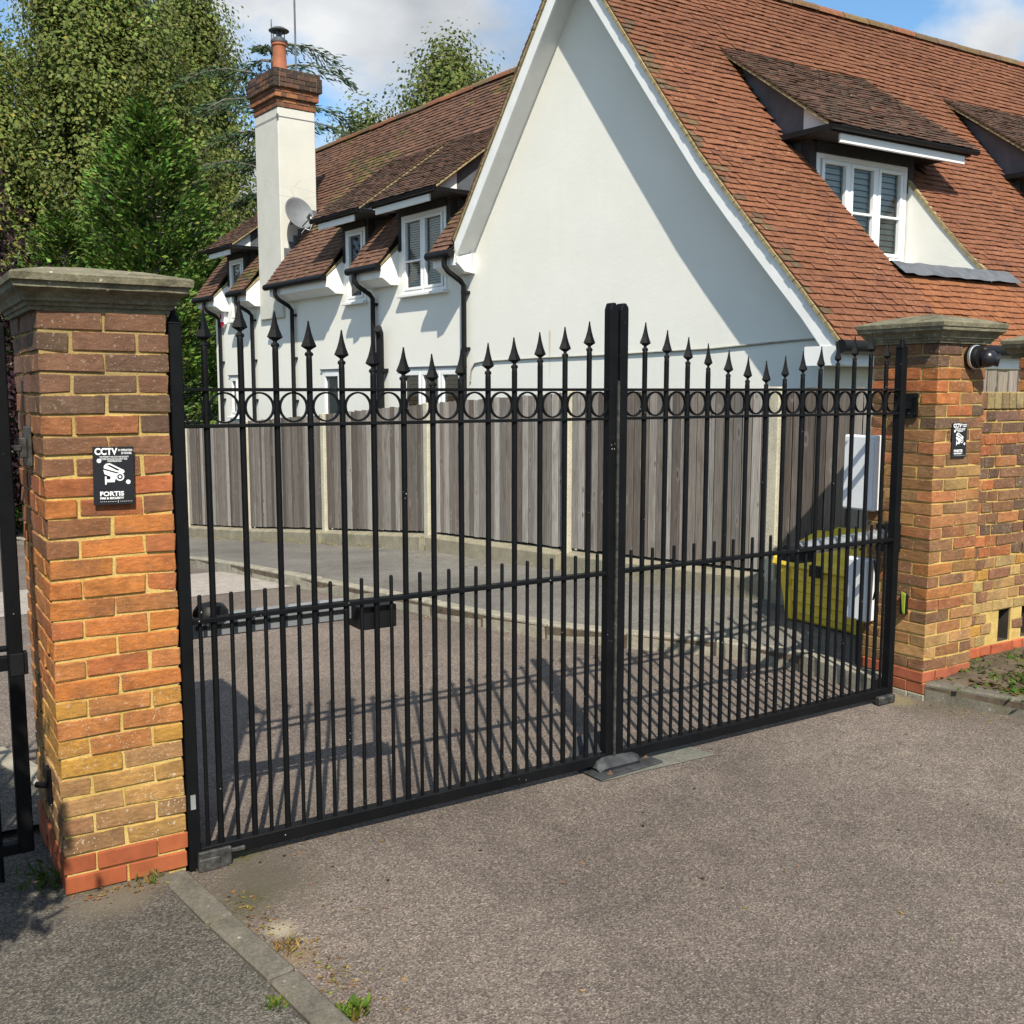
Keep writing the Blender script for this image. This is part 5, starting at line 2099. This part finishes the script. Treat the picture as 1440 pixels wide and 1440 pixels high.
def conifer(name, label, base, h, rad, nb, per, spray, cols, seed, group=None, power=.8):
    root = empty(name, base, label, 'tree', group)
    L = Leaves(seed)
    r = L.r
    tr = MB()
    tr.tube([(0, 0, 0), (0, 0, h * .5), (0, 0, h * .98)], [.22, .13, .02], 8)
    for i in range(nb):
        t = .02 + .97 * ((i + r.random()) / nb) ** 1.1
        ln = rad * (1 - t) ** power * r.uniform(.72, 1.12) + .22
        az = i * 2.39996 + r.uniform(-.5, .5)
        u = Vector((math.cos(az), math.sin(az), 0))
        sd = Vector((-u.y, u.x, 0))
        z0 = h * t
        rise = r.uniform(.15, .55) + .5 * t
        P = lambda k: Vector((0, 0, z0)) + u * ln * k + Vector((0, 0, ln * (rise * k * k - .25 * k)))
        tr.tube([P(0), P(.5), P(1)], [.035, .02, .006], 4, cap=False)
        bc = r.uniform(.72, 1.25)
        m = int(per * (.35 + ln / rad))
        for j in range(m):
            k = 1 - .75 * r.random() ** 1.4
            wd = .30 * ln * (1.15 - k) + .10
            p = P(k) + sd * r.gauss(0, 1) * wd * .75 + Vector((0, 0, r.gauss(0, 1) * .10 - .05))
            dv = u * .8 + sd * r.uniform(-.9, .9) + Vector((0, 0, r.uniform(-.1, .9)))
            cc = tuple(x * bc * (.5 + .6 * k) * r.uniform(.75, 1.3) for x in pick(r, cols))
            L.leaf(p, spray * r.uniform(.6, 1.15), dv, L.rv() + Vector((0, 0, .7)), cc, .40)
    tr.build('trunk', M['bark'], root, smooth=True)
    L.build('crown', M['needle'], root)
    return root


POP = [(5, (.175, .215, .056)), (4, (.155, .195, .052)), (3, (.20, .235, .064)), (.3, (.26, .24, .055)), (1, (.13, .165, .046))]
env_p = lambda t: 6.4 * min(1, (t / .22) ** .7) * (1 - max(0, t - .35) / .65) ** .5
broad_tree('poplar_tree', 'tall pale green poplar rising behind the dark cypress', (7.3, 39.4, -2.6), 22, env_p, 300, 640, .15, POP, 1, group='poplars behind the house', clump=.48, trunk_r=.5)
env_q = lambda t: 3.9 * min(1, (t / .2) ** .7) * (1 - max(0, t - .3) / .7) ** .55
broad_tree('poplar_tree', 'yellowing poplar at the left edge above the purple tree', (2.9, 37.0, -2.6), 16.4, env_q, 190, 430, .14, POP + [(1, (.26, .21, .045))], 2, group='poplars behind the house', clump=.42)
broad_tree('poplar_tree', 'bushy poplar half hidden by the chimney', (11.9, 43.0, -2.8), 22.5, lambda t: env_q(t) * 1.15, 240, 470, .145, POP, 3, group='poplars behind the house', clump=.48, trunk_r=.4)
BIR = [(4, (.15, .19, .05)), (3, (.19, .22, .065)), (2, (.11, .14, .04))]
broad_tree('birch_tree', 'light green birch top showing above the left roof ridge', (18.4, 31.6, -2.4), 17.3, lambda t: min(3.2, 2.75 * ((1 - t) * 4.8) ** .62), 300, 260, .14, BIR, 4, group='trees above the roof', clump=.36)
broad_tree('birch_tree', 'small birch crown beside the cedar boughs', (16.1, 34.0, -2.4), 15.2, lambda t: min(2.4, 2.1 * ((1 - t) * 4.8) ** .62), 190, 220, .14, BIR, 5, group='trees above the roof', clump=.34)
PUR = [(4, (.045, .024, .030)), (3, (.06, .030, .036)), (1, (.08, .042, .042))]
broad_tree('purple_tree', 'dark purple leaved tree at the left edge behind the pillar', (.55, 20.0, -1.6), 8.7, lambda t: 2.35 * min(1, (t / .2)) * (1 - max(0, t - .4) / .6) ** .6, 110, 300, .10, PUR, 6, clump=.36)
GRN = [(5, (.085, .148, .028)), (4, (.115, .185, .034)), (3, (.058, .104, .022)), (1, (.15, .21, .044))]
conifer('cypress_tree', 'dense dark green cypress standing left of the chimney', (4.8, 20.9, -1.7), 9.8, 3.4, 280, 260, .17, GRN, 12, 'cypresses by the house')
conifer('cypress_tree', 'lower cypress overlapping the left of the tall one', (3.2, 22.6, -1.8), 7.6, 2.5, 170, 200, .17, GRN, 13, 'cypresses by the house')
conifer('cypress_tree', 'clipped cypress filling the gap at the end of the house', (4.35, 17.75, -1.3), 4.9, 1.35, 110, 130, .15, GRN, 14, 'cypresses by the house', .5)
conifer('cypress_tree', 'small cypress between the tall one and the chimney', (6.9, 21.4, -1.7), 7.4, 2.0, 150, 190, .165, GRN, 15, 'cypresses by the house')

# cedar: a dark stem with flat drooping boughs
cd = empty('cedar_tree', (11.3, 31.0, -2.3), 'dark cedar with drooping flat boughs behind the chimney', 'tree')
L = Leaves(8)
r = L.r
tr = MB()
tr.tube([(0, 0, 0), (0, 0, 9), (0, 0, 16.4)], [.30, .16, .02], 8)
for i in range(22):
    z = 10.2 + 5.4 * (i + r.random()) / 22
    ln = (3.7 - .20 * (z - 10.2)) * r.choice((.4, .7, .95, 1.08)) * (1 if z < 16 else .6)
    az = i * 2.39996 + r.uniform(-.3, .3)
    u = Vector((math.cos(az), math.sin(az), 0))
    sd = Vector((-u.y, u.x, 0))
    P = [Vector((0, 0, z)) + u * ln * k + Vector((0, 0, .42 * ln * (k - 1.35 * k * k))) for k in (0, .25, .5, .75, 1.0)]
    tr.tube(P, [.06, .045, .03, .018, .006], 5, cap=False)
    for j in range(330):
        k = .15 + .85 * r.random()
        i0 = min(3, int(k * 4))
        p = P[i0].lerp(P[i0 + 1], k * 4 - i0)
        lat = r.gauss(0, 1) * .30 * ln * .5 * (1 - abs(k - .55))
        p = p + sd * lat + u * abs(lat) * .4 + Vector((0, 0, -.16 * abs(lat) + r.uniform(-.12, .02)))
        cc = tuple(x * r.uniform(.7, 1.3) for x in pick(r, [(3, (.055, .088, .045)), (2, (.075, .11, .055)), (1, (.04, .065, .035))]))
        L.leaf(p, r.uniform(.14, .30), u * .7 + sd * (1 if lat > 0 else -1) * r.uniform(.2, .9) + Vector((0, 0, r.uniform(-.75, .05))), L.rv(), cc, .20)
tr.build('trunk', M['bark'], cd, smooth=True)
L.build('crown', M['needle'], cd)

# evergreen shrub just outside the left of the view; its shade falls on the path and the pillar foot
broad_tree('laurel_shrub', 'evergreen shrub beside the footpath in front of the side gate', (-1.79, -1.28, .03), 2.6, lambda t: .60 * min(1, t / .3) * (1 - max(0, t - .65) / .35) ** .5, 90, 230, .09, [(3, (.03, .065, .015)), (2, (.045, .085, .02))], 16, trunk_r=.05, cat='shrub', clump=.085)


def tuft(name, label, loc, n, h, cols, seed, spread=.05, wide=.006, cat='weed', group='weeds at the kerbs', broad=0):
    root = empty(name, loc, label, cat, group)
    L = Leaves(seed)
    r = L.r
    for i in range(n):
        a = r.uniform(0, 6.283)
        d = Vector((math.cos(a) * r.uniform(.1, .9), math.sin(a) * r.uniform(.1, .9), r.uniform(.5, 1.2)))
        p = Vector((r.gauss(0, spread), r.gauss(0, spread), 0))
        hh = h * r.uniform(.5, 1.1)
        cc = tuple(x * r.uniform(.75, 1.3) for x in pick(r, cols))
        if broad and i % broad == 0:
            L.leaf(p + Vector((0, 0, hh * .3)), hh * .9, d * Vector((1, 1, .35)), Vector((0, 0, 1)), cc, .6)
        else:
            L.leaf(p, hh, d, L.rv(), cc, wide / max(.01, hh) * 2)
    L.build('blades', M['leaf'], root)
    return root


GR_ = [(3, (.09, .155, .02)), (2, (.13, .19, .028)), (1, (.17, .17, .045))]
DRY = [(3, (.30, .19, .06)), (2, (.22, .13, .05)), (1, (.38, .28, .10))]
tuft('weed', 'bright green weed in the gutter near the front', (.15, -1.17, 0), 90, .045, GR_, 1, .022, .006, broad=5)
tuft('weed', 'tiny grass tuft on the footpath edge near the front', (-.045, -1.05, .03), 60, .028, GR_, 2, .018, .004)
tuft('weed', 'dry brown grass in the gutter beside the path edging', (.10, -.72, 0), 70, .035, DRY, 3, .035, .004)
tuft('weed', 'sprig of grass at the foot of the left pillar', (-.17, -.07, .03), 34, .05, [(2, (.12, .16, .03)), (1, (.25, .2, .08))], 4, .02, .004)
tuft('weed', 'green weeds in the shade behind the left pillar foot', (-.50, .12, .03), 60, .06, [(2, (.06, .10, .02))], 5, .05, .005, broad=3)
bed = [(4.62, -.10, 'low weed clump against the foot of the wall'), (4.82, -.16, 'leafy weed clump in the bed beside the pillar'), (5.02, -.12, 'bright weed clump under the wall opening'), (4.70, -.38, 'small weed in the bare soil by the kerb'), (4.95, -.42, 'tall grass clump at the right edge of the bed'), (5.15, -.30, 'grassy clump at the back right of the bed')]
for i, (x, y, lb) in enumerate(bed):
    tuft('weed', lb, (x, y, .11), 260, .05 if i < 4 else .085, [(3, (.07, .12, .02)), (2, (.11, .17, .025)), (2, (.05, .075, .02))], 20 + i, .075, .004, group='weeds in the planting bed', broad=4)


def litter(name, label, polys, n, cols, seed, s0, s1):
    L = Leaves(seed)
    r = L.r
    for i in range(n):
        (cx, cy, cz, sx, sy) = r.choice(polys)
        p = Vector((cx + r.gauss(0, sx), cy + r.gauss(0, sy), cz + r.uniform(.001, .006)))
        cc = tuple(x * r.uniform(.7, 1.3) for x in pick(r, cols))
        L.leaf(p, r.uniform(s0, s1), Vector((r.uniform(-1, 1), r.uniform(-1, 1), r.uniform(-.1, .25))), Vector((r.uniform(-.3, .3), r.uniform(-.3, .3), 1)), cc, .6)
    o = L.build(name, M['leaf'], None)
    o['kind'] = 'stuff'
    o['label'] = label
    o['category'] = 'litter'
    return o


litter('leaf_litter', 'dry brown leaf litter gathered along the path edging and pillars', [(.13, -.85, 0, .05, .18), (.2, -1.05, 0, .05, .12), (.08, -.45, 0, .04, .12), (-.3, -.1, .03, .1, .03), (4.2, -.28, 0, .06, .15), (4.35, -.75, 0, .05, .2), (.25, .1, 0, .2, .08)], 520, DRY, 31, .008, .022)
litter('drive_debris', 'a few dead leaves and twigs scattered over the drive', [(1.5, -.9, 0, .9, .5), (3.0, -1.0, 0, .8, .6), (2.0, 1.5, 0, .9, .8), (.4, -.4, 0, .2, .4)], 120, DRY + [(2, (.06, .04, .025))], 35, .008, .024)
litter('bed_cover', 'low mat of moss, stalks and dead stems over the planting bed', [(4.7, -.2, .11, .15, .12), (5.0, -.25, .12, .2, .15), (5.3, -.3, .13, .3, .2), (4.6, -.5, .10, .1, .15)], 3600, [(2, (.12, .085, .045)), (4, (.085, .13, .025)), (2, (.12, .17, .035))], 32, .02, .06)
litter('fence_gravel', 'pale yellow gravel lying along the foot of the fence', [(*fence_xy(s_, 1.335), pave_z(fence_xy(s_, 1.3)[1]) + .0, .035, .5) for s_ in (0, 1, 2, 3, 4, 5, 6, 7, 8)], 3500, [(3, (.50, .40, .20)), (2, (.40, .31, .14))], 34, .010, .022)
litter('pavement_leaves', 'scattered pale leaves and gravel along the fence foot', [(4.2 - .09 * i, 5.0 + i, pave_z(5.0 + i) + .01, .12, .4) for i in range(8)] + [(2.75 - .05 * i, 3.2 + i * .9, road_z(3.2 + i * .9) + .0, .05, .4) for i in range(5)], 900, [(3, (.45, .36, .17)), (2, (.35, .27, .12))], 33, .010, .028)
